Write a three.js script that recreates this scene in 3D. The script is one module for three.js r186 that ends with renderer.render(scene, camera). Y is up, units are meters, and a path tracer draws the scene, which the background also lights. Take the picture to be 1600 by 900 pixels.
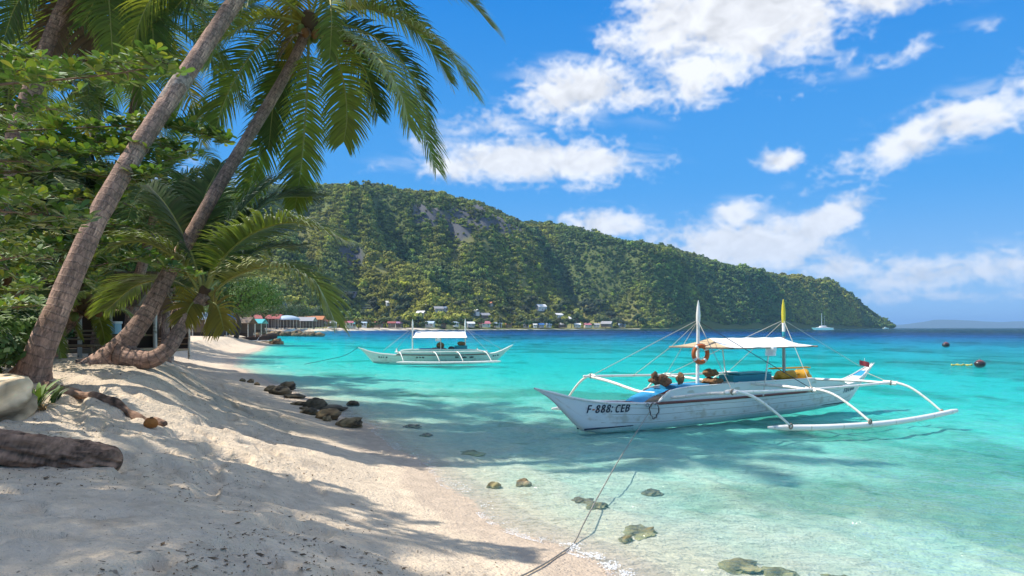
import * as THREE from 'three';
import { mergeGeometries } from 'three/addons/utils/BufferGeometryUtils.js';
import { FontLoader } from 'three/addons/loaders/FontLoader.js';

// ------------------------------------------------------------------ camera, sky, sun, exposure
const F = 1164, EYE = 2.6, HORIZON = 512;              // focal length in photo pixels, eye height above the sea, horizon row
const scene = new THREE.Scene();
const camera = new THREE.PerspectiveCamera(2 * Math.atan(450 / F) * 180 / Math.PI, 16 / 9, 0.1, 60000);
camera.position.set(0, EYE, 0);
camera.lookAt(0, EYE, -10);
camera.setViewOffset(1600, 900, 0, 450 - HORIZON, 1600, 900);   // level camera with a raised lens
const renderer = new THREE.WebGLRenderer();
renderer.toneMapping = THREE.LinearToneMapping;
renderer.toneMappingExposure = 1.3;
renderer.shadowMap.enabled = true;

const SUN = new THREE.Vector3(-0.60, 0.80, -0.06).normalize();
const sun = new THREE.DirectionalLight(new THREE.Color(1.0, 0.94, 0.84), 5.0);
sun.name = 'sun';
sun.position.copy(SUN).multiplyScalar(100);
sun.target.position.set(0, 0, -20); sun.position.add(sun.target.position);
sun.castShadow = true; sun.shadow.radius = 1.3;
sun.shadow.mapSize.set(4096, 4096);
Object.assign(sun.shadow.camera, { left: -60, right: 60, top: 60, bottom: -60, near: 1, far: 260 });
scene.add(sun, sun.target);
scene.fog = new THREE.FogExp2(new THREE.Color(0.34, 0.62, 1.0), 0.00006);

// ------------------------------------------------------------------ helpers
function rng(seed) { let a = seed >>> 0; return () => { a = (a + 0x6D2B79F5) | 0; let t = Math.imul(a ^ (a >>> 15), 1 | a); t = (t + Math.imul(t ^ (t >>> 7), 61 | t)) ^ t; return ((t ^ (t >>> 14)) >>> 0) / 4294967296; }; }
function hash2(x, y) { let h = Math.imul(x, 374761393) + Math.imul(y, 668265263) | 0; h = Math.imul(h ^ (h >>> 13), 1274126177); return ((h ^ (h >>> 16)) >>> 0) / 4294967296; }
function vnoise(x, y) { const ix = Math.floor(x), iy = Math.floor(y); let fx = x - ix, fy = y - iy; fx = fx * fx * (3 - 2 * fx); fy = fy * fy * (3 - 2 * fy);
  const a = hash2(ix, iy), b = hash2(ix + 1, iy), c = hash2(ix, iy + 1), d = hash2(ix + 1, iy + 1); return a + (b - a) * fx + (c - a) * fy + (a - b - c + d) * fx * fy; }
function fbm(x, y, o = 4, g = 0.5) { let s = 0, a = 1, t = 0; for (let i = 0; i < o; i++) { s += a * vnoise(x + i * 17.3, y - i * 9.1); t += a; a *= g; x *= 2.03; y *= 2.03; } return s / t; }   // 0..1
function fbmTile(x, y, p, o = 4, g = 0.5) { let s = 0, a = 1, t = 0; for (let i = 0; i < o; i++) { const k = p << i, X = x * (1 << i), Y = y * (1 << i), ix = Math.floor(X), iy = Math.floor(Y); let fx = X - ix, fy = Y - iy; fx = fx * fx * (3 - 2 * fx); fy = fy * fy * (3 - 2 * fy);
  const m = (v) => ((v % k) + k) % k, q = i * 131, a0 = hash2(m(ix) + q, m(iy)), b = hash2(m(ix + 1) + q, m(iy)), c = hash2(m(ix) + q, m(iy + 1)), d = hash2(m(ix + 1) + q, m(iy + 1)); s += a * (a0 + (b - a0) * fx + (c - a0) * fy + (a0 - b - c + d) * fx * fy); t += a; a *= g; } return s / t; }
const clamp = THREE.MathUtils.clamp, lerp = THREE.MathUtils.lerp, smooth = (a, b, x) => { const t = clamp((x - a) / (b - a), 0, 1); return t * t * (3 - 2 * t); };
function curve(pts, x) { if (x <= pts[0][0]) return pts[0][1]; for (let i = 1; i < pts.length; i++) if (x <= pts[i][0]) { const [x0, y0] = pts[i - 1], [x1, y1] = pts[i]; return y0 + (y1 - y0) * (x - x0) / (x1 - x0); } return pts[pts.length - 1][1]; }
const at = (u, v, d) => new THREE.Vector3((u - 800) / F * d, EYE - (v - HORIZON) / F * d, -d);   // photo pixel at a chosen distance
const V3 = (x, y, z) => new THREE.Vector3(x, y, z);
const lin = (r, g, b) => new THREE.Color().setRGB(r, g, b);
const taken = {};
function numbered(n) { if (!(n in taken)) { taken[n] = 0; return n; } return `${n}_${String(++taken[n]).padStart(3, '0')}`; }
function shade(o) { o.traverse((c) => { if (c.isMesh) { c.castShadow = true; c.receiveShadow = true; } }); return o; }
function thing(name, label, category, pos = [0, 0, 0], group) { const o = new THREE.Group(); o.name = numbered(name); o.position.set(...pos); o.userData = { label, category }; if (group) o.userData.group = group; scene.add(o); return o; }
function part(name, geo, mat, parent, kind) { const m = new THREE.Mesh(geo, mat); m.name = name; m.castShadow = m.receiveShadow = true; if (kind) m.userData.kind = kind; parent.add(m); return m; }
function tagged(name, geo, mat, label, category, group) { const m = part(numbered(name), geo, mat, scene); m.userData = { label, category }; if (group) m.userData.group = group; return m; }
function struct(name, geo, mat) { const m = part(numbered(name), geo, mat, scene); m.userData.kind = 'structure'; return m; }
function copy(o, label, pos, turn = 0, scale = 1) { const c = o.clone(); c.name = numbered(o.name.replace(/_\d{3}$/, '')); c.userData = { ...o.userData }; if (label) c.userData.label = label; scene.add(c); if (pos) c.position.set(...pos); c.rotation.y = turn; if (typeof scale === 'number') c.scale.setScalar(scale); else c.scale.set(...scale); return c; }
function geoOf(pos, idx, uv, col) { const g = new THREE.BufferGeometry(); g.setAttribute('position', new THREE.Float32BufferAttribute(pos, 3)); if (uv) g.setAttribute('uv', new THREE.Float32BufferAttribute(uv, 2)); if (col) g.setAttribute('color', new THREE.Float32BufferAttribute(col, 3)); g.setIndex(idx); g.computeVertexNormals(); return g; }
function clean(g) { g = g.index ? g.toNonIndexed() : g; for (const k of Object.keys(g.attributes)) if (!['position', 'normal', 'uv'].includes(k)) g.deleteAttribute(k); if (!g.attributes.uv) g.setAttribute('uv', new THREE.Float32BufferAttribute(new Float32Array(g.attributes.position.count * 2), 2)); return g; }
const join = (list) => mergeGeometries(list.map(clean));
// tube through points with a radius at each, rings of n, closed ends; bump(t, a) may vary the radius
function tubeGeo(pts, radii, n = 8, bump, cap = true) {
  const pos = [], uv = [], idx = [], m = pts.length; let L = 0;
  let prev = null;
  for (let i = 0; i < m; i++) {
    const p = pts[i], t = pts[Math.min(i + 1, m - 1)].clone().sub(pts[Math.max(i - 1, 0)]).normalize();
    let a = prev ? prev.clone() : (Math.abs(t.y) > 0.9 ? V3(1, 0, 0) : V3(0, 1, 0)); a.addScaledVector(t, -a.dot(t)).normalize(); prev = a; const b = t.clone().cross(a);
    if (i) L += p.distanceTo(pts[i - 1]);
    for (let k = 0; k <= n; k++) { const w = k / n * Math.PI * 2, r = radii[i] * (bump ? bump(i / (m - 1), w, L) : 1); pos.push(p.x + (a.x * Math.cos(w) + b.x * Math.sin(w)) * r, p.y + (a.y * Math.cos(w) + b.y * Math.sin(w)) * r, p.z + (a.z * Math.cos(w) + b.z * Math.sin(w)) * r); uv.push(k / n * 2 * Math.PI * radii[0], L); }
  }
  for (let i = 0; i < m - 1; i++) for (let k = 0; k < n; k++) { const q = i * (n + 1) + k; idx.push(q, q + n + 1, q + 1, q + 1, q + n + 1, q + n + 2); }
  if (cap) for (const e of [0, m - 1]) { const c = pos.length / 3; pos.push(pts[e].x, pts[e].y, pts[e].z); uv.push(0, 0); for (let k = 0; k < n; k++) { const q = e * (n + 1) + k; e ? idx.push(q, c, q + 1) : idx.push(q + 1, c, q); } }
  return geoOf(pos, idx, uv);
}
const rod = (a, b, r0, r1 = r0, n = 6) => tubeGeo([a, b], [r0, r1], n);
const spline = (list, n) => new THREE.CatmullRomCurve3(list, false, 'centripetal').getPoints(n);
function boxGeo(w, h, d, x = 0, y = 0, z = 0, ry = 0) { const g = new THREE.BoxGeometry(w, h, d); if (ry) g.rotateY(ry); g.translate(x, y, z); return g; }
function dataTex(n, fn, srgb, rep) { const d = new Uint8Array(n * n * 4); for (let y = 0; y < n; y++) for (let x = 0; x < n; x++) { const c = fn(x / n, y / n), q = (y * n + x) * 4; d[q] = clamp(c[0], 0, 1) * 255; d[q + 1] = clamp(c[1], 0, 1) * 255; d[q + 2] = clamp(c[2], 0, 1) * 255; d[q + 3] = 255; }
  const t = new THREE.DataTexture(d, n, n); t.wrapS = t.wrapT = THREE.RepeatWrapping; t.magFilter = THREE.LinearFilter; if (srgb) t.colorSpace = THREE.SRGBColorSpace; if (rep) t.repeat.set(rep, rep); t.needsUpdate = true; return t; }
const std = (o) => new THREE.MeshStandardMaterial(o), phys = (o) => new THREE.MeshPhysicalMaterial(o);
// ------------------------------------------------------------------ sky: clear-air gradient and broken cumulus
{
  const W = 4096, H = 2048, data = new Float32Array(W * H * 4);
  // cloud banks: direction (from photo pixel), half sizes in degrees, weight
  const banks = [];
  const bank = (u, v, ru, rv, w = 1, tilt = 0) => { const x = (u - 800) / F, y = (HORIZON - v) / F; banks.push([Math.atan2(x, 1), Math.atan2(y, Math.hypot(1, x)), ru / F, rv / F, w, tilt]); };
  bank(1170, 20, 130, 85, 1.2); bank(1060, 40, 90, 70, 1.0); bank(1240, 70, 70, 55, .9); bank(1100, 110, 90, 55, .9, .3); bank(970, 60, 40, 45, .7);
  bank(900, 145, 100, 40, 1.05, .1); bank(985, 150, 70, 30, .8); bank(880, 185, 70, 26, .6); bank(1390, 0, 110, 30, .85); bank(1310, 25, 40, 28, .7);
  bank(830, 255, 150, 30, 1.15); bank(730, 262, 70, 30, .95); bank(930, 268, 70, 18, .6); bank(760, 195, 90, 26, .62); bank(690, 230, 60, 26, .6); bank(860, 292, 120, 12, .45);
  bank(1450, 210, 130, 34, .85, .35); bank(1540, 180, 70, 38, .75, .2); bank(1350, 240, 60, 16, .6); bank(1218, 252, 38, 17, .95); bank(1390, 92, 60, 16, .55, .2); bank(1535, 42, 34, 10, .5);
  bank(940, 352, 62, 22, 1.1); bank(890, 342, 34, 12, .8); bank(1150, 335, 34, 20, .95); bank(1160, 385, 110, 34, 1.2); bank(1300, 345, 55, 28, 1.15, .4); bank(1235, 388, 70, 30, .85); bank(1180, 412, 110, 22, .72); bank(1310, 420, 50, 22, .9);
  bank(1420, 435, 70, 24, .85); bank(1480, 425, 60, 22, .8); bank(1560, 420, 70, 26, .85); bank(1450, 465, 150, 12, .5); bank(1580, 465, 100, 13, .5); bank(600, 260, 60, 14, .35); bank(250, 300, 200, 40, .5);
  const AIR = 1 / 1.26, zen = [0.003, 0.22, 0.74], mid = [0.09, 0.40, 0.90], low = [0.34, 0.62, 0.97];
  const wl = [0, 0, 0];
  for (let j = 0; j < H; j++) {
    const el = ((j + .5) / H - .5) * Math.PI, se = Math.max(0, Math.sin(el));
    const a = Math.pow(smooth(0, .20, se), .8), b = smooth(.10, .52, se);
    for (let c = 0; c < 3; c++) wl[c] = lerp(lerp(low[c], mid[c], a), zen[c], b * .93);
    const haze = Math.exp(-se * 9);
    for (let i = 0; i < W; i++) {
      const q = (j * W + i) * 4; let r = wl[0], g = wl[1], bl = wl[2];
      if (el > 0) {
        const round = ((i + .5) / W - .5) * 2 * Math.PI, dx = Math.cos(round) * Math.cos(el), dz = Math.sin(round) * Math.cos(el), az = Math.atan2(dx, -dz);
        const front = Math.abs(az) < .72 && el < .62;
        const edgeF = smooth(.72, .60, Math.abs(az)) * smooth(.62, .50, el);
        let m = 0;
        if (front) for (const k of banks) { const du = az - k[0]; if (Math.abs(du) > k[2] * 2.2) continue; const dv = el - k[1] - du * k[5], e = (du / k[2]) ** 2 + (dv / (dv < 0 ? k[3] * .8 : k[3] * 1.1)) ** 2; if (e < 4.2) m = Math.max(m, k[4] * Math.exp(-e * .75)) + .12 * k[4] * Math.exp(-e); }
        if (edgeF < 1) { const ca = Math.cos(az), sa = Math.sin(az), o = smooth(.44, .60, fbm(sa * 3.1 + 20, ca * 3.1 + el * 7 + 5, 3)); m = lerp(o * 1.1, m, edgeF); }
        if (m > .08) {
          const ky = 1.55, X = az * 34 + 60, Y = el * 34 * ky, wx = fbm(X * .7, Y * .7, 3) - .5, wy = fbm(X * .7 + 40, Y * .7 + 9, 3) - .5;
          const n = fbm(X + wx * 2.2, Y + wy * 2.2, 7, .53), n2 = 1 - Math.abs(fbm(X * 2.1 + 7, Y * 2.1, 5, .55) * 2 - 1);
          const f = m * 1.25 + (n - .5) * 1.25 + (n2 - .72) * .55 - .46, dens = Math.pow(smooth(-.02, .92, f), .85);
          const wisp = smooth(.50, .80, fbm(X * .35 + wx, Y * 1.5 + X * .25 + wy, 6, .55)) * smooth(.10, .6, m) * .42 * (1 - dens); r = lerp(r, .90, wisp); g = lerp(g, .94, wisp); bl = lerp(bl, 1.0, wisp);
          if (dens > 0) {
            const nu = fbm(X + wx * 2.2 - .35, Y + wy * 2.2 + .9, 5, .53), lit = clamp(1.0 + (n - nu) * .5 - smooth(.5, 1.2, f) * .07, .76, 1.06);
            const thick = dens * (0.97 - haze * .25), cr = lerp(.96 * lit, .66, haze * .5), cg = lerp(.97 * lit + .01, .76, haze * .5), cb = lerp(.985 * lit + .035, .92, haze * .45);
            r = lerp(r, cr, thick); g = lerp(g, cg, thick); bl = lerp(bl, cb, thick);
          }
        }
      }
      data[q] = r * AIR; data[q + 1] = g * AIR; data[q + 2] = bl * AIR; data[q + 3] = 1;
    }
  }
  const t = new THREE.DataTexture(data, W, H, THREE.RGBAFormat, THREE.FloatType);
  t.mapping = THREE.EquirectangularReflectionMapping; t.magFilter = THREE.LinearFilter; t.needsUpdate = true;
  scene.background = t; scene.environment = t;
}
// ------------------------------------------------------------------ beach and sea floor: one sheet
const SHORE = [[3.2, -30], [2.9, -6], [2.5, 0], [2.1, 4], [1.5, 6.7], [1.1, 8.0], [0.62, 9.0], [0.0, 9.7], [-0.5, 10.9], [-1.2, 12.8], [-2.7, 16.5], [-3.8, 19.5], [-5.7, 23.6], [-9.2, 30.9], [-13.3, 38.8], [-18.8, 50], [-24.5, 66], [-30, 88], [-37, 112], [-39.5, 126], [-47, 138], [-60, 165], [-78, 220], [-104, 336], [-150, 560], [-150, 640]];
// signed distance to the water line, positive on land (left of the line)
function shoreDist(x, d) {
  let best = 1e18, sgn = 1;
  for (let i = 0; i < SHORE.length - 1; i++) {
    const [ax, ad] = SHORE[i], [bx, bd] = SHORE[i + 1], ex = bx - ax, ed = bd - ad, t = clamp(((x - ax) * ex + (d - ad) * ed) / (ex * ex + ed * ed), 0, 1), qx = x - ax - ex * t, qd = d - ad - ed * t, e = qx * qx + qd * qd;
    if (e < best) { best = e; sgn = ex * qd - ed * qx > 0 ? 1 : -1; }
  }
  return sgn * Math.sqrt(best);
}
const LAND = [[0, 0], [1.2, .16], [2.4, .50], [3.6, .88], [4.3, 1.06], [5.2, 1.17], [6.5, 1.24], [10, 1.34], [25, 2.3], [80, 4], [400, 12]];
const DEEP = [[0, 0], [1, -.06], [3, -.13], [7, -.21], [14, -.34], [30, -.50], [70, -.62], [140, -.75], [300, -1.0], [800, -2.5], [3000, -6], [20000, -8]];
function baseHeight(x, d) {
  const s = shoreDist(x, d) + (vnoise(x * .55 + 3, d * .55) - .5) * .5 + (vnoise(x * 1.7, d * 1.7 + 8) - .5) * .16;
  if (s < 0) return [curve(DEEP, -s) + (s < -1 ? (fbm(x * .8, d * .8, 3) - .5) * .10 * smooth(-1, -4, s) : 0), s];
  const far = lerp(1, .74, smooth(17, 32, d));
  const mound = .05 * Math.exp(-(((x + 8.4) / 1.5) ** 2) - ((d - 16.2) / 1.8) ** 2);   // sand banked round the palm roots
  return [(curve(LAND, s) + .56 * smooth(8.2, 14.5, d) * smooth(3.2, 5.2, s)) * far + mound * smooth(2, 4, s), s];
}
function groundHeight(x, d) {       // world x and distance ahead (-z)
  const [b, s] = baseHeight(x, d); let h = b;
  if (d < 90 && s > 0) {
    const dry = smooth(1.3, 3.2, s + (vnoise(x * .9, d * .9) - .5) * 1.2);
    h += dry * ((fbm(x * .9, d * .9, 3) - .5) * .13 + (fbm(x * 3.4 + 9, d * 3.4, 4, .6) - .5) * .10);
    const p = vnoise(x * 3.1 + 31, d * 3.1 + 7); h -= dry * .085 * smooth(.58, .74, p) * (0.6 + .8 * vnoise(x * 9, d * 9));   // footprints and hollows
  } else if (s <= 0 && d < 60) h += smooth(-.4, -2, s) * (Math.sin(x * 5.2 + d * 1.6 + fbm(x * .7, d * .7, 3) * 14) * .014 + (fbm(x * 3, d * 3, 3) - .5) * .05);
  return h;
}
{
  const rs = []; for (let r = 1.2; r < 3;) { rs.push(r); r *= 1.03; } for (let r = 3; r < 34;) { rs.push(r); r *= r < 14 ? 1.0045 : 1.006; } for (let r = 34; r < 16000;) { rs.push(r); r *= r < 120 ? 1.018 : 1.06; } rs.push(40000);
  const an = []; for (let a = -180; a < -42; a += 4) an.push(a); for (let a = -42; a <= 42; a += .19) an.push(a); for (let a = 46; a <= 180; a += 4) an.push(a); an[an.length - 1] = 180;
  const pos = [], uv = [], col = [], idx = [], n = an.length, C = [0, 0, 0];
  for (const r of rs) for (const a of an) {
    const x = Math.sin(a * Math.PI / 180) * r, d = Math.cos(a * Math.PI / 180) * r, h = groundHeight(x, d), s = r < 700 ? shoreDist(x, d) : -500;
    pos.push(x, h, -d); uv.push(x / 1.7, d / 1.7);
    // pale coral sand, darker and browner where it is wet, weed and rubble on the sea floor
    const n1 = fbm(x * .6 + 2, d * .6, 4), n2 = fbm(x * 3.1, d * 3.1 + 4, 3), wetEdge = .75 + (fbm(x * .8, d * .8 + 3, 3) - .5) * 1.3;
    const wet = smooth(wetEdge + .12, wetEdge - .12, s) * smooth(-.9, -.1, s + .25);
    const k = .94 + .12 * n1 + .08 * (n2 - .5); C[0] = .76 * k; C[1] = .63 * k; C[2] = .475 * k; if (s < -.5) { const sb = smooth(-.5, -2.5, s); C[0] = lerp(C[0], .68 * k, sb); C[1] = lerp(C[1], .62 * k, sb); C[2] = lerp(C[2], .50 * k, sb); }
    if (s > -.6) { C[0] = lerp(C[0], .61, wet * .85); C[1] = lerp(C[1], .495, wet * .85); C[2] = lerp(C[2], .385, wet * .85); }
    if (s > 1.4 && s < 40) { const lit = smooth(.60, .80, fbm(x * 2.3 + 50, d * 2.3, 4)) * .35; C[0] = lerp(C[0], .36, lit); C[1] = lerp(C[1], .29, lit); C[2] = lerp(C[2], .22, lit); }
    if (s > 9) { const soil = smooth(9, 14, s + (n1 - .5) * 6) * .8; C[0] = lerp(C[0], .20, soil); C[1] = lerp(C[1], .17, soil); C[2] = lerp(C[2], .11, soil); }
    if (s < -1) {
      const far = smooth(-20, -60, s), w = smooth(.56, .70, fbm(x * .22 + 11, d * .16 + 3, 4)) * smooth(-2.0, -5, s) * .75 + smooth(.55, .66, fbm(x * .03 + 5, d * .018 + 1, 4)) * far * .6 + smooth(.58, .74, fbm(x * 1.0 + 4, d * .9, 5, .6)) * smooth(-1.2, -3, s) * .42;
      C[0] = lerp(C[0], .24, w); C[1] = lerp(C[1], .30, w); C[2] = lerp(C[2], .20, w);
    }
    col.push(C[0], C[1], C[2]);
  }
  for (let i = 0; i < rs.length - 1; i++) for (let k = 0; k < n - 1; k++) { const q = i * n + k; idx.push(q, q + 1, q + n, q + 1, q + n + 1, q + n); }
  const c = pos.length / 3; pos.push(0, groundHeight(0, 0), 0); uv.push(0, 0); col.push(.6, .53, .44); for (let k = 0; k < n - 1; k++) idx.push(c, k + 1, k);
  const grain = dataTex(512, (x, y) => { const a = fbmTile(x * 64, y * 64, 64, 2), b = fbmTile(x * 14, y * 14, 14, 4), k = hash2(Math.floor(x * 512), Math.floor(y * 512)); const f = clamp(.93 + (b - .5) * .16 + (k - .5) * .10 - smooth(.80, .9, a) * .30, 0, 1); return [f, f * .99, f * .975]; }, true);
  const gb = dataTex(512, (x, y) => { const f = .5 * fbmTile(x * 10, y * 10, 10, 5, .6) + .35 * fbmTile(x * 60, y * 60, 60, 2) + .15 * hash2(Math.floor(x * 512), Math.floor(y * 512) + 999); return [f, f, f]; });
  const g = geoOf(pos, idx, uv, col); console.log('ground', idx.length / 3);
  struct('beach_sand_and_seabed', g, std({ color: 0xffffff, vertexColors: true, map: grain, bumpMap: gb, bumpScale: .05, roughness: .95 }));
}
// ------------------------------------------------------------------ sea
{
  const rs = [], an = []; for (let r = 4; r < 60;) { rs.push(r); r *= 1.012; } for (let r = 60; r < 30000;) { rs.push(r); r *= 1.05; } rs.push(45000);
  for (let a = -180; a < -44; a += 6) an.push(a); for (let a = -44; a <= 44; a += .5) an.push(a); for (let a = 48; a <= 180; a += 6) an.push(a); an[an.length - 1] = 180;
  const sheet = (lift) => { const pos = [], uv = [], idx = [], n = an.length; for (const r of rs) for (const a of an) { const x = Math.sin(a * Math.PI / 180) * r, d = Math.cos(a * Math.PI / 180) * r, k = smooth(90, 20, r) * smooth(.3, -4, r < 100 ? shoreDist(x, d) : -9); pos.push(x, lift + k * .055 * (fbm(x * .55 + d * .2, d * .75, 3) - .5), -d); uv.push(x / 9, d / 6); }
    for (let i = 0; i < rs.length - 1; i++) for (let k = 0; k < n - 1; k++) { const q = i * n + k; idx.push(q, q + 1, q + n, q + 1, q + n + 1, q + n); } return geoOf(pos, idx, uv); };
  const ripple = dataTex(1024, (x, y) => { const wx = fbmTile(x * 7, y * 7, 7, 2) - .5, a = fbmTile(x * 16 + wx * 1.4, y * 16 + wx, 16, 4, .55), b = fbmTile(x * 44 + wx * 2, y * 44, 44, 3, .5), f = .62 * (1 - Math.abs(a * 2 - 1)) + .38 * b; return [f, f, f]; });
  const surface = phys({ color: 0xffffff, transmission: 1, thickness: 0, roughness: .06, ior: 1.33, bumpMap: ripple, bumpScale: .30, specularIntensity: .58 });
  struct('sea_surface', sheet(0), surface);
  const body = phys({ color: lin(.06, .55, .62), transparent: true, opacity: .05, roughness: 1, specularIntensity: 0, thickness: 1, attenuationColor: lin(.54, .972, .991), attenuationDistance: 1 });
  const top = sheet(-.006), n = an.length, m = rs.length, pos = Array.from(top.attributes.position.array), idx = Array.from(top.index.array), o = pos.length / 3;
  for (let i = 0; i < o; i++) pos.push(pos[i * 3], -30, pos[i * 3 + 2]);
  for (let i = 0; i < m - 1; i++) for (let k = 0; k < n - 1; k++) { const q = o + i * n + k; idx.push(q, q + n, q + 1, q + 1, q + n, q + n + 1); }
  for (let k = 0; k < n - 1; k++) { let q = (m - 1) * n + k; idx.push(q, q + 1, q + o, q + 1, q + o + 1, q + o); q = k; idx.push(q, q + o, q + 1, q + 1, q + o, q + o + 1); }
  struct('sea_water', geoOf(pos, idx), body);
}
// ------------------------------------------------------------------ far shore: hills, forest, village
const SKYLINE = [[-900, 420], [-200, 360], [100, 325], [300, 300], [430, 291], [490, 290], [535, 290], [585, 292], [640, 298], [690, 303], [740, 313], [770, 325], [795, 338], [820, 347], [870, 352], [920, 362], [980, 378], [1040, 388], [1100, 405], [1150, 415], [1200, 428], [1250, 433], [1295, 438], [1325, 455], [1350, 475], [1375, 497], [1396, 511]];
const SHORE_D = [[-900, 560], [380, 560], [500, 600], [600, 720], [750, 900], [900, 1150], [1100, 1650], [1250, 2050], [1400, 2400]];
const RIDGE_D = [[-900, 1500], [490, 1900], [800, 2050], [1100, 2250], [1400, 2430]];
const ROCKS = [[735, 345, 44, 24], [785, 348, 34, 26], [668, 336, 26, 20], [550, 396, 22, 18], [770, 325, 30, 12], [715, 366, 22, 14]];
function hillPoint(u, t) {             // t 0 at the water, 1 at the ridge
  const ds = curve(SHORE_D, u), dr = Math.max(curve(RIDGE_D, u), ds + 30), d = lerp(ds, dr, t), hr = (HORIZON - curve(SKYLINE, u) - 9 * (fbm(u * .04, 2, 4, .6) - .40)) / F * dr + EYE;
  const prof = t < 1 ? .45 * Math.pow(t, .9) + .55 * smooth(.05, 1.05, t) : 1 - (t - 1) * .8, env = Math.sin(Math.PI * clamp(t, 0, 1)), x = (u - 800) / F * d;
  const spur = Math.abs(fbm(x * .0030 + t * .9, d * .0010 + 3, 3) * 2 - 1) * 1.25, gully = Math.abs(fbm(x * .009 + d * .003, d * .0035, 4) * 2 - 1) - .3;
  let h = hr * prof + env * hr * (1.15 * (spur - .36) + .42 * gully) + (t > .02 ? (fbm(x * .02, d * .02, 3) - .5) * 10 * Math.min(1, t * 4) : 0);
  if (t < 1) { const cap = ((HORIZON - curve(SKYLINE, u) - 9 * (fbm(u * .04, 2, 4, .6) - .40)) / F - .003 * (1 - t)) * d + EYE - 4, over = h - cap * .93; if (over > 0) h = cap * .93 + cap * .07 * (1 - Math.exp(-over / (cap * .07 + 1))); }
  return [x, Math.max(h, t < .02 ? 1.2 : 2) + (t <= 0 ? -3 : 0), d];
}
const HOUSES = [[519, 509, 15, 'white', 'white', 'white-roofed house at the near end of the far white beach'], [511, 507, 9, 'red', 'brown', 'small red-roofed hut next to the white-roofed beach house'], [545, 509, 13, 'pink', 'cream', 'pink-roofed cream house by the far white beach'], [552, 510, 7, 'teal', 'cream', 'tiny teal-roofed beach kiosk beside the pink-roofed house'], [569, 509, 8, 'pale', 'white', 'small pale-roofed kiosk on the far white beach'],
    [592, 509, 13, 'red', 'brown', 'dark red-roofed house under trees where the white beach ends'], [612, 509, 12, 'red', 'brown', 'dark red-roofed long house, first of a pair by the far water'], [624, 509, 11, 'purple', 'brown', 'purple-roofed house joined to the dark red-roofed pair'], [672, 509, 15, 'pale', 'cream', 'pale blue-roofed house on the far shore between dark trees'], [693, 509.5, 10, 'brown', 'brown', 'brown thatched house on the far shore beside pale blue-roofed house'],
    [712, 508, 9, 'pale', 'white', 'tall white house with pale blue roof on the far shore'], [735, 509, 13, 'white', 'grey', 'grey-walled house with white roof on the far shore'], [757, 509, 18, 'pink', 'cream', 'wide pink-roofed house on the far shore'], [778, 509.5, 13, 'pale', 'cream', 'pale-roofed shore house right beside the wide pink roof'], [795, 509.5, 10, 'orange', 'brown', 'small orange-roofed shore house'], [822, 510, 9, 'grey', 'grey', 'grey shore hut in front of the big round trees'],
    [836, 510, 6, 'white', 'white', 'narrow white shore hut beside the blue tarpaulin roof'], [845, 510, 10, 'blue', 'grey', 'bright blue-roofed shore house'], [857, 510, 9, 'pale', 'white', 'light blue-roofed hut beside the bright blue roof'], [880, 510, 13, 'grey', 'brown', 'grey-roofed brown shore house under the dark hillside'], [902, 510, 11, 'white', 'cream', 'pale-roofed cream house, first of the shore row'], [918, 510, 12, 'pink', 'cream', 'pinkish-roofed cream house in the shore row'],
    [932, 510, 11, 'grey', 'cream', 'grey-roofed cream house in the shore row'], [948, 509.5, 19, 'grey', 'brown', 'long grey-roofed hall at the end of the shore row'], [972, 510, 12, 'pale', 'grey', 'lone pale-roofed hut past the end of the shore row'],
    [608, 480, 8, 'white', 'white', 'small white house high on the slope above the beach'], [658, 494, 10, 'white', 'white', 'white house low on the wooded slope'], [668, 484, 6, 'white', 'cream', 'tiny white-roofed house among slope trees'], [685, 489, 11, 'grey', 'cream', 'grey-roofed house on the wooded slope'], [697, 488, 8, 'pale', 'white', 'blue-grey roofed house on the wooded slope'], [741, 493, 11, 'white', 'white', 'bright white house on the slope above the grey roof'], [757, 500, 12, 'grey', 'brown', 'dark house with grey roof just behind the wide pink roof'],
    [845, 485, 12, 'white', 'white', 'brightest white roofed house alone high on the slope'], [873, 497, 9, 'white', 'white', 'white-roofed house in mid slope trees above the shore row'], [895, 504, 11, 'white', 'brown', 'white-roofed dark house just above the shore row'], [765, 478, 7, 'orange', 'cream', 'orange-walled small house high among the slope trees']];
const TERRACES = [[540, 464, 30, 3, 'upper grey concrete terraced building on the wooded slope'], [578, 484, 26, 5, 'lower grey concrete stepped building on the wooded slope']];
function onHill(u, v) { for (let t = .02; t < 1; t += .004) { const [x, h, d] = hillPoint(u, t); if (HORIZON - (h - EYE) / d * F <= v) return V3(x, h, -d); } const [x, h, d] = hillPoint(u, .03); return V3(x, h, -d); }
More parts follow.
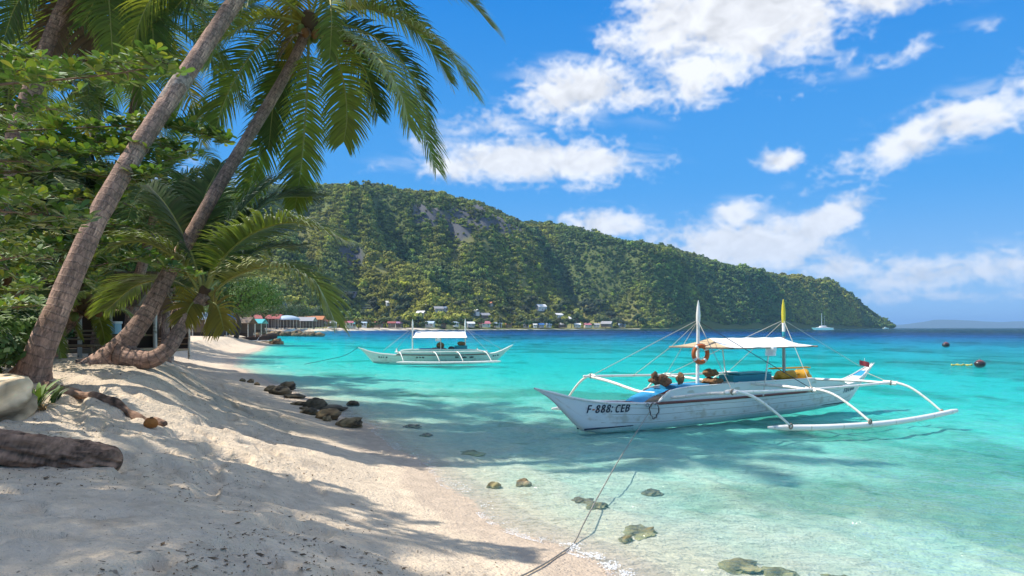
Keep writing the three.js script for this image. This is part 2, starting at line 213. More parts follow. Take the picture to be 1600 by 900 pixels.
{
  const pos = [], col = [], idx = [], us = [], ts = []; for (let u = -900; u <= 1396; u += 7) us.push(u); us.push(1396); for (let i = 0; i <= 130; i++) ts.push(i / 100);
  for (const t of ts) for (const u of us) {
    const [x, h, d] = hillPoint(u, t), v = HORIZON - (h - EYE) / d * F; pos.push(x, h, -d);
    let r = .105, g = .135, b = .036; const n = fbm(x * .006, d * .006 + 2, 4), dryk = smooth(.5, .68, n); r = lerp(r, .20, dryk); g = lerp(g, .19, dryk); b = lerp(b, .055, dryk);
    for (const [ru, rv, rw, rh] of ROCKS) { const e = ((u - ru) / rw) ** 2 + ((v - rv) / rh) ** 2 + (fbm(u * .06, v * .06, 3) - .5) * 1.6, k = smooth(1.2, .7, e); r = lerp(r, .085, k); g = lerp(g, .088, k); b = lerp(b, .095, k); }
    col.push(r, g, b);
  }
  const n = us.length; for (let i = 0; i < ts.length - 1; i++) for (let k = 0; k < n - 1; k++) { const q = i * n + k; idx.push(q, q + 1, q + n, q + 1, q + n + 1, q + n); }
  struct('forested_hill', geoOf(pos, idx, null, col), std({ color: 0xffffff, vertexColors: true, roughness: 1 }));
  // forest canopy: lumpy crowns by the thousand
  const R = rng(5), variants = [];
  for (let v = 0; v < 4; v++) { const pos = [], idx = [], tall = [1, .8, 1.5, 1.15][v]; for (let k = 0; k < 9; k++) { const an = k / 8 * 6.28 + R(), rr = k ? .22 + R() * .28 : 0, c = V3(Math.cos(an) * rr, (.35 + R() * .45) * tall, Math.sin(an) * rr), r = .17 + R() * .16; for (let i = 0; i < 26; i++) { const z = R() * 1.6 - .6, a = R() * 6.28, q = Math.sqrt(Math.max(0, 1 - z * z)), n = V3(q * Math.cos(a), z, q * Math.sin(a)), p = c.clone().addScaledVector(n, r * (.7 + R() * .5)), e1 = V3(R() - .5, R() - .5, R() - .5).cross(n).normalize().multiplyScalar(.10 + R() * .07), e2 = n.clone().add(V3(R() - .5, R() - .2, R() - .5)).cross(e1).normalize().multiplyScalar(.07 + R() * .05), o = pos.length / 3; for (const [g, m] of [[-1, 0], [0, -1], [1, 0], [0, 1]]) pos.push(p.x + e1.x * g + e2.x * m, p.y + e1.y * g + e2.y * m, p.z + e1.z * g + e2.z * m); idx.push(o, o + 1, o + 2, o, o + 2, o + 3); } } variants.push(geoOf(pos, idx)); }
  const counts = [[], [], [], []];
  for (let i = 0; i < 200000; i++) {
    const u = 330 + R() * 1066, t = .03 + Math.pow(R(), .85) * 1.02, [x, h, d] = hillPoint(u, t), v = HORIZON - (h - EYE) / d * F; let bare = false;
    for (const [ru, rv, rw, rh] of ROCKS) if (((u - ru) / rw) ** 2 + ((v - rv) / rh) ** 2 + (fbm(u * .06, v * .06, 3) - .5) * 1.6 < .95) bare = bare || R() < .80;
    for (const [hu, hv, hw] of HOUSES) if (Math.abs(u - hu) < hw * .62 && v > hv - 7 && v < hv + 12) bare = true; for (const [hu, hv, hw] of TERRACES) if (Math.abs(u - hu) < hw * .6 && v > hv - 14 && v < hv + 7) bare = true;
    const n = fbm(x * .006, d * .006 + 2, 4); const high = smooth(.28, .5, t + (fbm(x * .004, d * .004, 3) - .5) * .5), open = smooth(.44, .58, fbm(x * .008 + 3, d * .008, 4)); if (bare || (n > .6 && R() < .75) || R() < high * open * .42) continue;
    const sz = (t < .3 ? 4.0 : 3.6) + R() * R() * R() * 8 - high * (1.1 + open * 1.1 * R()) + (R() < .04 * (1 - open) ? 5 : 0); counts[i & 3].push([x, h - .8, d, sz * 1.15, n]);
  }
  const forestMat = std({ color: 0xffffff, roughness: 1, side: THREE.DoubleSide });
  counts.forEach((list, v) => {
    const im = new THREE.InstancedMesh(variants[v], forestMat, list.length), M = new THREE.Matrix4(), Q = new THREE.Quaternion(), c = new THREE.Color();
    list.forEach(([x, h, d, s, n], i) => { Q.setFromAxisAngle(V3(0, 1, 0), R() * 6.28); M.compose(V3(x, h, -d), Q, V3(s, s * (.7 + R() * .5), s)); im.setMatrixAt(i, M); const w = R(), y = R() < .14 ? 1 : 0, k = .45 + 1.0 * w; const z = smooth(.36, .58, n) * (.6 + .6 * smooth(.3, .7, fbm(x * .0021, d * .0021 + 9, 3))); c.setRGB((.112 + .165 * z + y * .10) * k, (.182 + .105 * z + y * .12) * k, (.040 + .018 * R()) * k); im.setColorAt(i, c); });
    im.name = numbered('hill_forest'); im.userData.kind = 'stuff'; im.castShadow = im.receiveShadow = true; scene.add(im);
  });
}
// distant island beyond the headland, under the haze
{
  const pos = [], idx = [], us = []; for (let u = 1330; u <= 2100; u += 6) us.push(u); const d = 15000;
  us.forEach((u, i) => { const top = u < 1395 ? 511 - 5 * smooth(1350, 1395, u) : 506 - 6.5 * smooth(1400, 1470, u) * (1 - .35 * smooth(1490, 1540, u)) + (fbm(u * .03, 1, 3) - .5) * 4; for (const [y, z] of [[-5, 0], [((HORIZON - top) / F * d) * .55, 500], [(HORIZON - top) / F * d + EYE, 1300], [-5, 3500]]) pos.push((u - 800) / F * (d + z), y, -d - z); });
  for (let i = 0; i < us.length - 1; i++) for (let k = 0; k < 3; k++) { const q = i * 4 + k; idx.push(q, q + 4, q + 1, q + 1, q + 4, q + 5); }
  struct('distant_island', geoOf(pos, idx), std({ color: lin(.06, .085, .05), roughness: 1 }));
}
// far beach strip
{
  const pos = [], idx = []; let i = 0; for (let u = 300; u <= 1000; u += 10) { const d = curve(SHORE_D, u), x0 = (u - 800) / F * (d - 16), w = u < 690 ? 1 : .35; pos.push(x0, -.6, -(d - 16), (u - 800) / F * (d - 6), .8 * w, -(d - 6), (u - 800) / F * (d + 26), 2.4 * w, -(d + 26)); if (i) { const q = (i - 1) * 3; idx.push(q, q + 3, q + 1, q + 1, q + 3, q + 4, q + 1, q + 4, q + 2, q + 2, q + 4, q + 5); } i++; }
  struct('far_beach', geoOf(pos, idx), std({ color: lin(.55, .48, .38), roughness: 1 }));
}
// ---- village houses
const roofColors = { white: [.72, .72, .70], grey: [.30, .30, .31], red: [.30, .07, .06], pink: [.52, .17, .20], blue: [.05, .17, .48], pale: [.38, .48, .58], orange: [.45, .17, .06], teal: [.05, .38, .40], brown: [.20, .14, .09], purple: [.28, .14, .25] };
const roofMat = {}; for (const k in roofColors) roofMat[k] = std({ color: lin(...roofColors[k]), roughness: .6 });
const wallMats = { cream: std({ color: lin(.55, .50, .42), roughness: .9 }), white: std({ color: lin(.68, .68, .66), roughness: .9 }), brown: std({ color: lin(.20, .15, .11), roughness: .9 }), grey: std({ color: lin(.33, .33, .34), roughness: .95 }) };
const darkGlass = std({ color: lin(.03, .035, .04), roughness: .2 });
function house(x, y, z, w, h, roof, wall, label, turn = 0) {
  const t = thing('village_house', label, 'house', [x, y, z], 'houses of the far village'); t.rotation.y = turn; const dp = w * .7, rh = w * .26;
  part('wall', boxGeo(w, h + 2, dp, 0, h / 2 - 1, 0), wallMats[wall], t);
  const s = new THREE.Shape(); s.moveTo(-dp / 2 - .8, 0); s.lineTo(0, rh); s.lineTo(dp / 2 + .8, 0); s.lineTo(dp / 2 + .8, .25); s.lineTo(0, rh + .3); s.lineTo(-dp / 2 - .8, .25); const g = new THREE.ExtrudeGeometry(s, { depth: w + 1.6, bevelEnabled: false }); g.translate(0, 0, -w / 2 - .8); g.rotateY(Math.PI / 2); g.translate(0, h, 0); part('roof', g, roofMat[roof], t);
  const n = Math.max(2, Math.round(w / 5)); for (let i = 0; i < n; i++) { const wx = (i + .5) / n * w - w / 2; if (i === n >> 1) part('door', boxGeo(1.3, 2.3, .2, wx, 1.15, dp / 2 + .02), wallMats.brown, t); else { const f = part('window', boxGeo(1.7, 1.5, .16, wx, h * .55, dp / 2 + .02), wallMats.white, t); part('pane', boxGeo(1.4, 1.2, .1, wx, h * .55, dp / 2 + .09), darkGlass, f); } }
  return t;
}
{
  // u, v of the ground line, width in pixels, roof, wall, description
  const list = HOUSES;
  for (const [u, v, w, r, wl, lab] of list) { const low = v > 505, d0 = curve(SHORE_D, u) + 10, p = low ? at(u, v, d0) : onHill(u, v), d = -p.z, W = w / F * d * (low ? .85 : 1.25); house(p.x, Math.max(p.y, .6), p.z, W, Math.max(2.4, W * (low ? .2 : .34)), r, wl, lab, (hash2(u | 0, 3) - .5) * 1.2); }
  // unfinished concrete terraces on the slope
  const conc = std({ color: lin(.26, .25, .29), roughness: 1 });
  for (const [u, v, w, n, lab] of TERRACES) {
    const p = onHill(u, v), d = -p.z, t = thing('terraced_building', lab, 'building', [p.x, p.y, p.z], 'concrete terraces on the slope'), W = w / F * d; 
    for (let k = 0; k < n; k++) { const s = part('storey', boxGeo(W * (1 - k * .06), 2.6, 8, k * 1.2, k * 3.2 - 4, -k * 3), conc, t); part('slab', boxGeo(W * (1.06 - k * .06), .5, 9.4, k * 1.2, k * 3.2 - 2.4, -k * 3), wallMats.grey, s); for (let i = 0; i < 5; i++) part('opening', boxGeo(W * .11, 1.7, .3, k * 1.2 + (i - 2) * W * .17, k * 3.2 - 4, -k * 3 + 4), darkGlass, s); }
  }
}
// ---- leafy tree maker: trunk and limbs, crown of leaf-sized faces in lumps
function leafTree(seed, H, spread, leaves, leafSize, lobes = 9) {
  const R = rng(seed), limb = [], L = [], pos = [], idx = [], nor = [];
  limb.push(tubeGeo(spline([V3(0, -.5, 0), V3(spread * .05, H * .25, 0), V3(-spread * .04, H * .5, spread * .05)], 8), [.045, .042, .04, .037, .034, .031, .028, .026, .024].map((k) => k * H), 7));
  for (let i = 0; i < lobes; i++) { const a = i / lobes * 6.28 + R(), rr = spread * (i % 3 ? .33 + R() * .2 : R() * .2), c = V3(Math.cos(a) * rr, H * (.55 + R() * .30), Math.sin(a) * rr); L.push([c, spread * (.17 + R() * .11)]); limb.push(tubeGeo(spline([V3(0, H * .42, 0), c.clone().multiplyScalar(.5).add(V3(0, H * .28, 0)), c], 5), [.02, .017, .014, .011, .008, .004].map((k) => k * H), 5)); }
  for (let i = 0; i < leaves; i++) { const [c, r] = L[Math.floor(R() * L.length)], z = R() * 2 - 1, a = R() * 6.28, q = Math.sqrt(1 - z * z), rad = r * (.62 + .42 * Math.pow(R(), .6)) * (1 + .25 * Math.sin(a * 3 + z * 5)), n = V3(q * Math.cos(a), z, q * Math.sin(a)), p = c.clone().add(V3(n.x * rad, n.y * rad * .75, n.z * rad)); const e1 = V3(R() - .5, R() - .5, R() - .5).cross(n).normalize().multiplyScalar(leafSize * (.6 + R() * .8)), e2 = n.clone().add(V3(R() - .5, R() - .1, R() - .5)).cross(e1).normalize().multiplyScalar(leafSize * (.35 + R() * .4)), o = pos.length / 3; for (const [k, m] of [[-1, 0], [0, -1], [1, 0], [0, 1]]) pos.push(p.x + e1.x * k + e2.x * m, p.y + e1.y * k + e2.y * m, p.z + e1.z * k + e2.z * m); idx.push(o, o + 1, o + 2, o, o + 2, o + 3); }
  return [join(limb), geoOf(pos, idx)];
}
const barkMat = std({ color: lin(.10, .075, .055), roughness: 1 });
const greens = [[.055, .105, .02], [.035, .075, .018], [.10, .14, .03], [.07, .09, .03]].map((c) => phys({ color: lin(...c), roughness: .8, transmission: .25, thickness: 0, side: THREE.DoubleSide }));
{
  const R = rng(77), kinds = [leafTree(1, 14, 13, 1500, .75), leafTree(2, 11, 13, 1300, .7), leafTree(3, 17, 11, 1500, .75)];
  const word = ['broad', 'round low', 'tall narrow'], tone = ['mid green', 'dark green', 'yellow-green', 'olive'];
  const trees = []; for (let u = 505; u < 1010; u += 8.5 + R() * 5) trees.push([u, 509 - R() * 3, R()]); for (let i = 0; i < 60; i++) { const q = [500 + R() * 460, 476 + R() * 26, R()]; if (!HOUSES.some(([hu, hv, hw]) => hv < 505 && Math.abs(q[0] - hu) < hw * .6 + 6 && q[1] > hv - 2 && q[1] < hv + 16)) trees.push(q); } trees.push([822, 505, .1], [812, 506, .1], [834, 506, .5]);
  trees.forEach(([u, v, r], i) => { const k = i % 3, c = Math.floor(R() * 4), low = v > 504, p = low ? at(u, 510, curve(SHORE_D, u) + (r < .45 ? -1 : 30)) : onHill(u, v), d = -p.z, near = v > 504 ? 'shore behind the village houses' : 'slope above the village'; const t = thing('village_tree', `${word[k]} ${tone[c]} tree on the far ${near}`, 'tree', [p.x, Math.max(p.y, 2) - 2, p.z], `${word[k]} ${tone[c]} trees of the far ${near}`); part('trunk', kinds[k][0], barkMat, t); part('crown', kinds[k][1], greens[c], t); t.scale.setScalar((.55 + r * .6) * d / 900); t.rotation.y = R() * 6.28; });
}
// ------------------------------------------------------------------ coconut palms
const palmBark = (() => { const ringAt = (x, y) => { const w = fbmTile(x * 3, y * 3, 3, 3) - .5, t = y * 11 + w * .45; return t - Math.floor(t); };
  const map = dataTex(512, (x, y) => { const ring = ringAt(x, y), scar = (smooth(.16, 0, ring) + smooth(.9, 1, ring) * .7) * (.35 + 1.1 * fbmTile(x * 9, y * 9, 9, 2)), f = fbmTile(x * 8, y * 8, 8, 5, .6), g = fbmTile(x * 40, y * 40, 40, 3), b = .53 + .34 * (f - .5) + .22 * (g - .5) - scar * .11, li = smooth(.56, .70, fbmTile(x * 5 + .3, y * 5, 5, 4)) * .12, dk = smooth(.62, .74, fbmTile(x * 7 + .7, y * 7, 7, 4)) * .25; return [(b + li) * 1.12 * (1 - dk), (b + li) * .91 * (1 - dk), (b + li) * .79 * (1 - dk)]; }, true); map.repeat.set(1, 1 / 1.5);
  const bump = dataTex(512, (x, y) => { const ring = ringAt(x, y), f = smooth(0, .18, ring) * (1 - .55 * smooth(.2, 1, ring)) * .6 + .4 * fbmTile(x * 20, y * 20, 20, 4, .6); return [f, f, f]; }); bump.repeat.set(1, 1 / 1.5); return std({ map, bumpMap: bump, bumpScale: .02, roughness: .95 }); })();
const frondMat = phys({ color: 0xffffff, vertexColors: true, roughness: .88, transmission: .48, thickness: 0, side: THREE.DoubleSide, specularIntensity: .8 });
const rachisMat = std({ color: lin(.30, .30, .07), roughness: .6 }), deadRachis = std({ color: lin(.25, .15, .07), roughness: .8 });
const fibre = std({ color: lin(.11, .065, .035), roughness: 1 }), nutMat = std({ color: lin(.16, .20, .04), roughness: .6 }), nutBrown = std({ color: lin(.22, .10, .03), roughness: .8 });
const GREEN = [.175, .245, .022], DARK = [.100, .170, .024], YELLOW = [.34, .27, .025], LIME = [.28, .32, .026], BROWN = [.20, .115, .05];
// a frond along given points; returns [rachis geometry, leaflet geometry]
function frondGeo(points, o = {}) {
  const { width = .85, n = 110, tone = GREEN, seed = 1, hint = V3(0, 1, 0), thick = .035, start = .14, droop = 1, ragged = .12 } = o, R = rng(seed * 7919 + 13), path = spline(points, 60), m = path.length - 1;
  let L = 0; for (let i = 1; i <= m; i++) L += path[i].distanceTo(path[i - 1]);
  const pos = [], idx = [], col = [], T = (t) => { const i = Math.min(m - 1, Math.floor(t * m)), f = t * m - i; return path[i].clone().lerp(path[i + 1], f); };
  for (let i = 0; i < n; i++) for (const sd of [-1, 1]) {
    const t = start + (1 - start) * (i + R() * .6) / n, p = T(t), tan = T(Math.min(1, t + .02)).sub(T(Math.max(0, t - .02))).normalize(), side = tan.clone().cross(hint); if (side.lengthSq() < .02) side.set(1, 0, .2); side.normalize().multiplyScalar(sd); const up = side.clone().cross(tan).multiplyScalar(sd);
    if (R() < ragged * .4) continue;
    const shape = Math.pow(Math.sin(Math.PI * clamp(.12 + .80 * (t - start) / (1 - start), 0, 1)), .65), len = width * shape * (.85 + R() * .3) * (R() < ragged ? .6 : 1), w = .016 + .011 * shape;
    const fwd = lerp(.35, 1.25, Math.pow(t, 1.6)) + (R() - .5) * .22, dir = side.clone().addScaledVector(tan, fwd).addScaledVector(up, .28 + (R() - .5) * .3).normalize();
    const o0 = pos.length / 3, S = 5, q = p.clone(), d = dir.clone(), k = .75 + R() * .5; let wv = tan.clone().addScaledVector(d, -tan.dot(d)).normalize();
    const yl = R() < .08 ? .7 : R() * .15;
    for (let s = 0; s <= S; s++) { const a = s / S, ww = w * (a < .15 ? .5 + a * 3.3 : Math.pow(1 - a, .55) + .03), tip = smooth(.7, 1, a) * .4 + yl; pos.push(q.x + wv.x * ww, q.y + wv.y * ww, q.z + wv.z * ww, q.x - wv.x * ww, q.y - wv.y * ww, q.z - wv.z * ww); const cr = lerp(tone[0], .20, tip * .5) * k, cg = lerp(tone[1], .16, tip * .5) * k, cb = lerp(tone[2], .03, tip * .5) * k; col.push(cr, cg, cb, cr, cg, cb); if (s < S) { const r = o0 + s * 2; idx.push(r, r + 1, r + 2, r + 1, r + 3, r + 2); } q.addScaledVector(d, len / S); d.y -= droop * (.16 + .10 * R()) * (.5 + a); d.normalize(); }
  }
  const radii = path.map((_, i) => thick * (i < 3 ? 1.5 - i * .15 : 1) * Math.pow(1 - i / (m + 1), .8) + .004);
  return [tubeGeo(path, radii, 5), geoOf(pos, idx, null, col)];
}
function addFrond(parent, base, points, o = {}) { const [r, l] = frondGeo(points.map((p) => p.clone().sub(base)), o); const f = part('frond', r, o.dead ? deadRachis : rachisMat, parent); part('leaflets', l, frondMat, f, 'stuff'); return f; }
function crownDress(t, c, R, s = 1, nuts = 6) {
  const g = new THREE.SphereGeometry(.24 * s, 12, 8), p = g.attributes.position; for (let i = 0; i < p.count; i++) { const k = .8 + .45 * vnoise(p.getX(i) * 22 + p.getZ(i) * 9, p.getY(i) * 22); p.setXYZ(i, p.getX(i) * k, p.getY(i) * k * 1.5, p.getZ(i) * k); } g.computeVertexNormals(); g.translate(c.x, c.y, c.z); part('crown_fibre', g, fibre, t);
  for (let i = 0; i < nuts; i++) { const a = i * 2.4, n = new THREE.SphereGeometry(.11 * s, 10, 8); n.scale(1, 1.22, 1); n.rotateZ((R() - .5)); n.translate(c.x + Math.cos(a) * .30 * s, c.y - .22 * s - R() * .18 * s, c.z + Math.sin(a) * .30 * s); part('coconut', n, i % 3 ? nutMat : nutBrown, t); }
}
function trunkPart(t, base, pts, r0, r1, flare = 1.6, seed = 1) {
  const path = spline(pts.map((p) => p.clone().sub(base)), Math.round(90)), m = path.length - 1, radii = path.map((_, i) => { const a = i / m; return lerp(r0, r1, Math.pow(a, .8)) * (1 + (flare - 1) * Math.exp(-a * 9)); });
  return part('trunk', tubeGeo(path, radii, 18, (a, w, L) => 1 + .035 * (1 - ((L * 9) % 1)) + (fbm(Math.cos(w) * 2 + seed * 5, Math.sin(w) * 2 + L * 3, 3) - .5) * (.10 + .5 * Math.exp(-a * 9))), palmBark, t);
}
// fronds thrown out in all directions, for crowns that need no matching
function autoCrown(t, base, c, o) { const { n = 16, L = 3.6, seed = 3, low = -.5, tone = GREEN, leaf = 84 } = o, R = rng(seed); for (let i = 0; i < n; i++) { const a = i * 2.399 + R() * .4, e = lerp(1.25, low, i / n) + (R() - .5) * .2, len = L * (.85 + R() * .25), pts = [c.clone()]; let d = V3(Math.cos(a) * Math.cos(e), Math.sin(e), Math.sin(a) * Math.cos(e)), p = c.clone(); for (let k = 0; k < 5; k++) { p = p.clone().addScaledVector(d, len / 5); pts.push(p); d = d.clone(); d.y -= .30 + .10 * R(); d.normalize(); } const old = i > n - 4; addFrond(t, base, pts, { seed: seed * 31 + i, n: leaf, width: .8 * L / 3.6, tone: old && R() < .5 ? YELLOW : R() < .5 ? tone : DARK }); } }
const P = (list, D, dd = 0) => list.map(([u, v, e = 0], i) => at(u, v, D + e + dd * i));
const G = (u, v, d) => { const x = (u - 800) / F * d; return V3(x, groundHeight(x, d), -d); };
// --- palm whose trunk crosses the frame and leaves it at the top
{
  const D = 13, base = G(52, 590, D), t = thing('coconut_palm', 'stout grey leaning coconut palm whose crown rises out of view, beside the boulder', 'palm tree', base.toArray());
  const top = at(440, -105, 17.13), pts = [base.clone().add(V3(-.12, -.35, 0)), at(58, 562, 12.65), at(100, 460, 12.88), at(150, 345, 13.34), at(215, 232, 14.03), at(285, 125, 14.95), at(372, -5, 16.21), top];
  trunkPart(t, base, pts, .185, .165, 2.3, 2); 
  part('blue_paint_mark', tubeGeo(spline([at(259, 163, 14.63), at(272, 143, 14.80), at(288, 120, 14.98)].map((p) => p.sub(base)), 6), Array(7).fill(.186), 18, (a, w) => 1 + .03 * Math.sin(w * 3), false), std({ color: lin(.85, 1.05, 1.15), roughness: .9, map: palmBark.map, bumpMap: palmBark.bumpMap, bumpScale: .015 }), t);
  const c = top.clone(); crownDress(t, c.clone().sub(base), rng(3)); autoCrown(t, base, c, { n: 9, L: 3.8, seed: 11 });
  addFrond(t, base, P([[440, -105], [380, -110], [300, -70], [235, 0], [205, 70]], 17.1, .1), { seed: 5, n: 90, width: 1.0, tone: LIME });
  addFrond(t, base, P([[440, -105], [370, -140], [270, -120], [170, -40], [130, 40]], 17.1, .25), { seed: 6, n: 90, width: 1.0, tone: DARK });
}
// --- palm with the big crown against the sky
{
  const D = 16, base = G(165, 570, D), t = thing('coconut_palm', 'tall leaning coconut palm with a full green crown against the blue sky', 'palm tree', base.toArray());
  const top = at(486, 36, 19.20), pts = [base.clone().add(V3(-.25, -.25, .1)), at(185, 548, 15.96), at(225, 497, 16.20), at(262, 430, 16.56), at(300, 365, 17.04), at(345, 285, 17.64), at(400, 195, 18.24), at(450, 110, 18.84), top];
  trunkPart(t, base, pts, .195, .12, 2.2, 4); crownDress(t, top.clone().sub(base), rng(4), .95, 9);
  const fr = [[[[488, 30], [540, -22, -.2], [640, -35, -.5], [725, -5, -.8], [772, 45, -1]], { tone: GREEN, width: 1.18 }], [[[492, 34], [560, 12, -.3], [640, 38, -.7], [700, 85, -1], [735, 140, -1.2]], { tone: LIME, width: 1.24 }], [[[492, 45], [550, 62, -.5], [610, 125, -1], [655, 190, -1.3], [681, 262, -1.5]], { tone: GREEN, width: 1.12 }], [[[490, 40], [545, 40, .5], [610, 75, .9], [655, 140, 1.2], [672, 205, 1.3]], { tone: DARK, width: 1.06 }], [[[495, 48], [522, 80, -.8], [538, 135, -1.2], [542, 185, -1.4], [537, 222, -1.4]], { tone: LIME, width: 0.92, hint: V3(0, .2, 1) }],
    [[[482, 50], [481, 120, -.5], [476, 200, -.6], [470, 265, -.6], [461, 325, -.5]], { tone: LIME, width: 0.85, hint: V3(.1, 0, 1) }], [[[476, 50], [452, 105, 1.4], [425, 180, 2.1], [402, 250, 2.4], [384, 318, 2.4]], { tone: GREEN, width: 1.00, hint: V3(.3, 0, 1) }], [[[474, 36], [415, 26, -.3], [352, 58, -.6], [305, 112, -.8], [274, 186, -.9]], { tone: LIME, width: 1.12 }], [[[478, 30], [420, -25, .2], [350, -35, .4], [285, 0, .5], [245, 60, .6]], { tone: DARK, width: 1.12 }], [[[492, 30], [512, -12, -1.2], [518, 35, -1.9], [515, 92, -2.1]], { tone: GREEN, width: 0.59, hint: V3(0, .3, 1), n: 80 }],
    [[[486, 25], [470, -50, .5], [440, -110, 1], [400, -130, 1.6]], { tone: GREEN }], [[[486, 25], [520, -60, .8], [580, -110, 1.6], [650, -110, 2.4]], { tone: GREEN }], [[[490, 40], [530, 55, 1.2], [570, 110, 2], [590, 180, 2.4]], { tone: DARK, width: 1.06 }], [[[480, 46], [455, 80, 1.2], [430, 150, 1.9], [420, 230, 2.2]], { tone: DARK, width: 0.94, hint: V3(0, 0, 1) }], [[[482, 30], [440, 0, -1], [390, 5, -1.9], [345, 50, -2.4], [325, 105, -2.5]], { tone: GREEN, width: 1.12 }], [[[495, 45], [545, 70, .2], [590, 95, .4], [618, 150, .5]], { tone: BROWN, width: 0.65, dead: true, n: 60, ragged: .5 }], [[[478, 48], [455, 60, -.4], [435, 95, -.6]], { tone: BROWN, width: 0.41, dead: true, n: 40, ragged: .5 }]];
  fr.push([[[488, 36], [540, 10, .9], [610, 20, 1.7], [670, 70, 2.2], [705, 130, 2.4]], { tone: GREEN, width: 1.1 }], [[[490, 44], [540, 50, -1.2], [590, 90, -1.9], [628, 150, -2.3], [640, 200, -2.4]], { tone: LIME, width: 1.1 }], [[[478, 42], [430, 50, .8], [385, 95, 1.4], [350, 160, 1.8], [335, 210, 1.9]], { tone: GREEN, width: 1.1 }], [[[476, 38], [425, 20, 1.2], [370, 25, 2.2], [320, 60, 3]], { tone: DARK, width: 1.1 }], [[[486, 28], [560, -30, .6], [660, -40, 1.2], [740, -10, 1.6]], { tone: GREEN, width: 1.1 }]);
  fr.forEach(([pts, o], i) => addFrond(t, base, P(pts, 19.2), { n: 132, seed: 100 + i, ...o }));
}
// --- palm lying along the sand before it turns up
{
  const D = 16, base = G(215, 578, D), t = thing('coconut_palm', 'short bent coconut palm whose trunk lies on the sand before turning upward', 'palm tree', base.toArray());
  const top = at(320, 462, 16.80), low = (u, v, d) => at(u, v, d), pts = [low(190, 556, 15.96), low(214, 561, 15.90), low(238, 561, 15.90), low(260, 547, 16.02), low(279, 519, 16.26), low(298, 487, 16.56), top];
  trunkPart(t, base, pts, .20, .135, 1.7, 7); crownDress(t, top.clone().sub(base), rng(8), .6, 0);
  const fr = [[[[322, 455], [350, 402, -.2], [400, 362, -.5], [465, 348, -.8], [541, 377, -1]], { tone: GREEN, width: 1.3 }], [[[325, 462], [370, 430, -.5], [430, 416, -1], [490, 440, -1.3], [524, 502, -1.4]], { tone: LIME, width: 1.14 }], [[[320, 452], [312, 385, .6], [318, 315, 1.3], [345, 255, 2.2]], { tone: DARK, width: 1.08 }], [[[322, 450], [345, 380, .3], [392, 312, .6], [452, 268, 1]], { tone: DARK, width: 1.14 }], [[[316, 452], [292, 380, .1], [255, 315, .2], [212, 275, .3]], { tone: DARK, width: 1.14 }], [[[314, 458], [275, 405, -.3], [222, 378, -.6], [160, 388, -.8]], { tone: GREEN, width: 1.08 }], [[[314, 462], [270, 440, .3], [215, 445, .6], [165, 485, .8]], { tone: GREEN, width: 1.02 }], [[[322, 452], [368, 362, .8], [430, 312, 1.4], [492, 308, 1.9]], { tone: DARK, width: 1.14 }],
    [[[316, 468], [300, 475, -.3], [288, 500, -.5]], { tone: YELLOW, width: 0.60, n: 40, hint: V3(0, 0, 1) }], [[[324, 470], [340, 480, -.4], [350, 515, -.6]], { tone: YELLOW, width: 0.66, n: 46, hint: V3(0, 0, 1) }], [[[318, 450], [300, 400, .8], [285, 340, 1.4], [290, 280, 1.8]], { tone: DARK, width: 1.08 }], [[[322, 455], [360, 420, 1], [410, 390, 1.6], [470, 385, 2]], { tone: DARK, width: 1.08 }]];
  fr.forEach(([pts, o], i) => addFrond(t, base, P(pts, 16.8), { n: 170, seed: 200 + i, ...o }));
}
// --- dark palm behind on the left, its trunk passing behind the almond branches
{
  const D = 18.5, base = G(-40, 560, D), t = thing('coconut_palm', 'dark-trunked coconut palm behind the almond branches, crown out of view', 'palm tree', base.toArray());
  const top = at(150, -90, 20); trunkPart(t, base, [base.clone().add(V3(0, -.3, 0)), at(-25, 440, 18.6), at(0, 300, 18.9), at(38, 175, 19.2), at(85, 50, 19.6), top], .28, .2, 1.5, 9); crownDress(t, top.clone().sub(base), rng(5)); autoCrown(t, base, top, { n: 18, L: 5, seed: 21, low: -.9 });
  [[[150, -90], [90, -60], [30, 0], [0, 80]], [[150, -90], [150, -20], [146, 40], [150, 90]], [[150, -90], [200, -50], [235, 20], [240, 90]], [[150, -90], [60, -90], [-20, -30], [-60, 60]], [[150, -90], [120, -20], [95, 40], [70, 110]], [[150, -90], [180, -20], [195, 40], [200, 110]]].forEach((p, i) => addFrond(t, base, P(p, 20, -.2), { n: 100, seed: 300 + i, width: 1.05, tone: i % 3 == 1 ? BROWN : i % 2 ? GREEN : DARK, hint: V3(.1, .2, 1) }));
}
// --- palms in the grove behind
function grovePalm(label, u, v, D, gu, L, seed, low = -.8, n = 15, tone = GREEN) { const base = G(gu, 560, D), t = thing('coconut_palm', label, 'palm tree', base.toArray()), top = at(u, v, D); trunkPart(t, base, [base.clone().add(V3(0, -.3, 0)), base.clone().lerp(top, .35).add(V3(-.2, -.1, 0)), base.clone().lerp(top, .7).add(V3(-.1, -.1, 0)), top], .2, .13, 1.4, seed); crownDress(t, top.clone().sub(base), rng(seed), 1, 4); autoCrown(t, base, top, { n, L, seed, low, leaf: 76, tone }); }
grovePalm('slender distant coconut palm seen under the almond branch against the sky', 165, 118, 32, 90, 4.2, 41);
grovePalm('grove palm with dark spreading fronds behind the tall leaning palm', 250, 300, 24, 200, 4.0, 42, -.7, 18, DARK);
grovePalm('grove palm filling the gap left of the stout leaning palm', 40, 300, 22, 10, 4.0, 43, -.9, 18, DARK);
grovePalm('low young palm with hanging fronds in front of the thatched hut', 136, 474, 20, 66, 1.8, 44, -.6, 8, LIME);
grovePalm('grove palm above the thatched hut roof', 170, 375, 36, 150, 3.8, 45, -.7, 16, LIME);
grovePalm('grove palm behind the bent palm crown', 330, 330, 40, 225, 4.2, 46, -.6, 16, DARK);
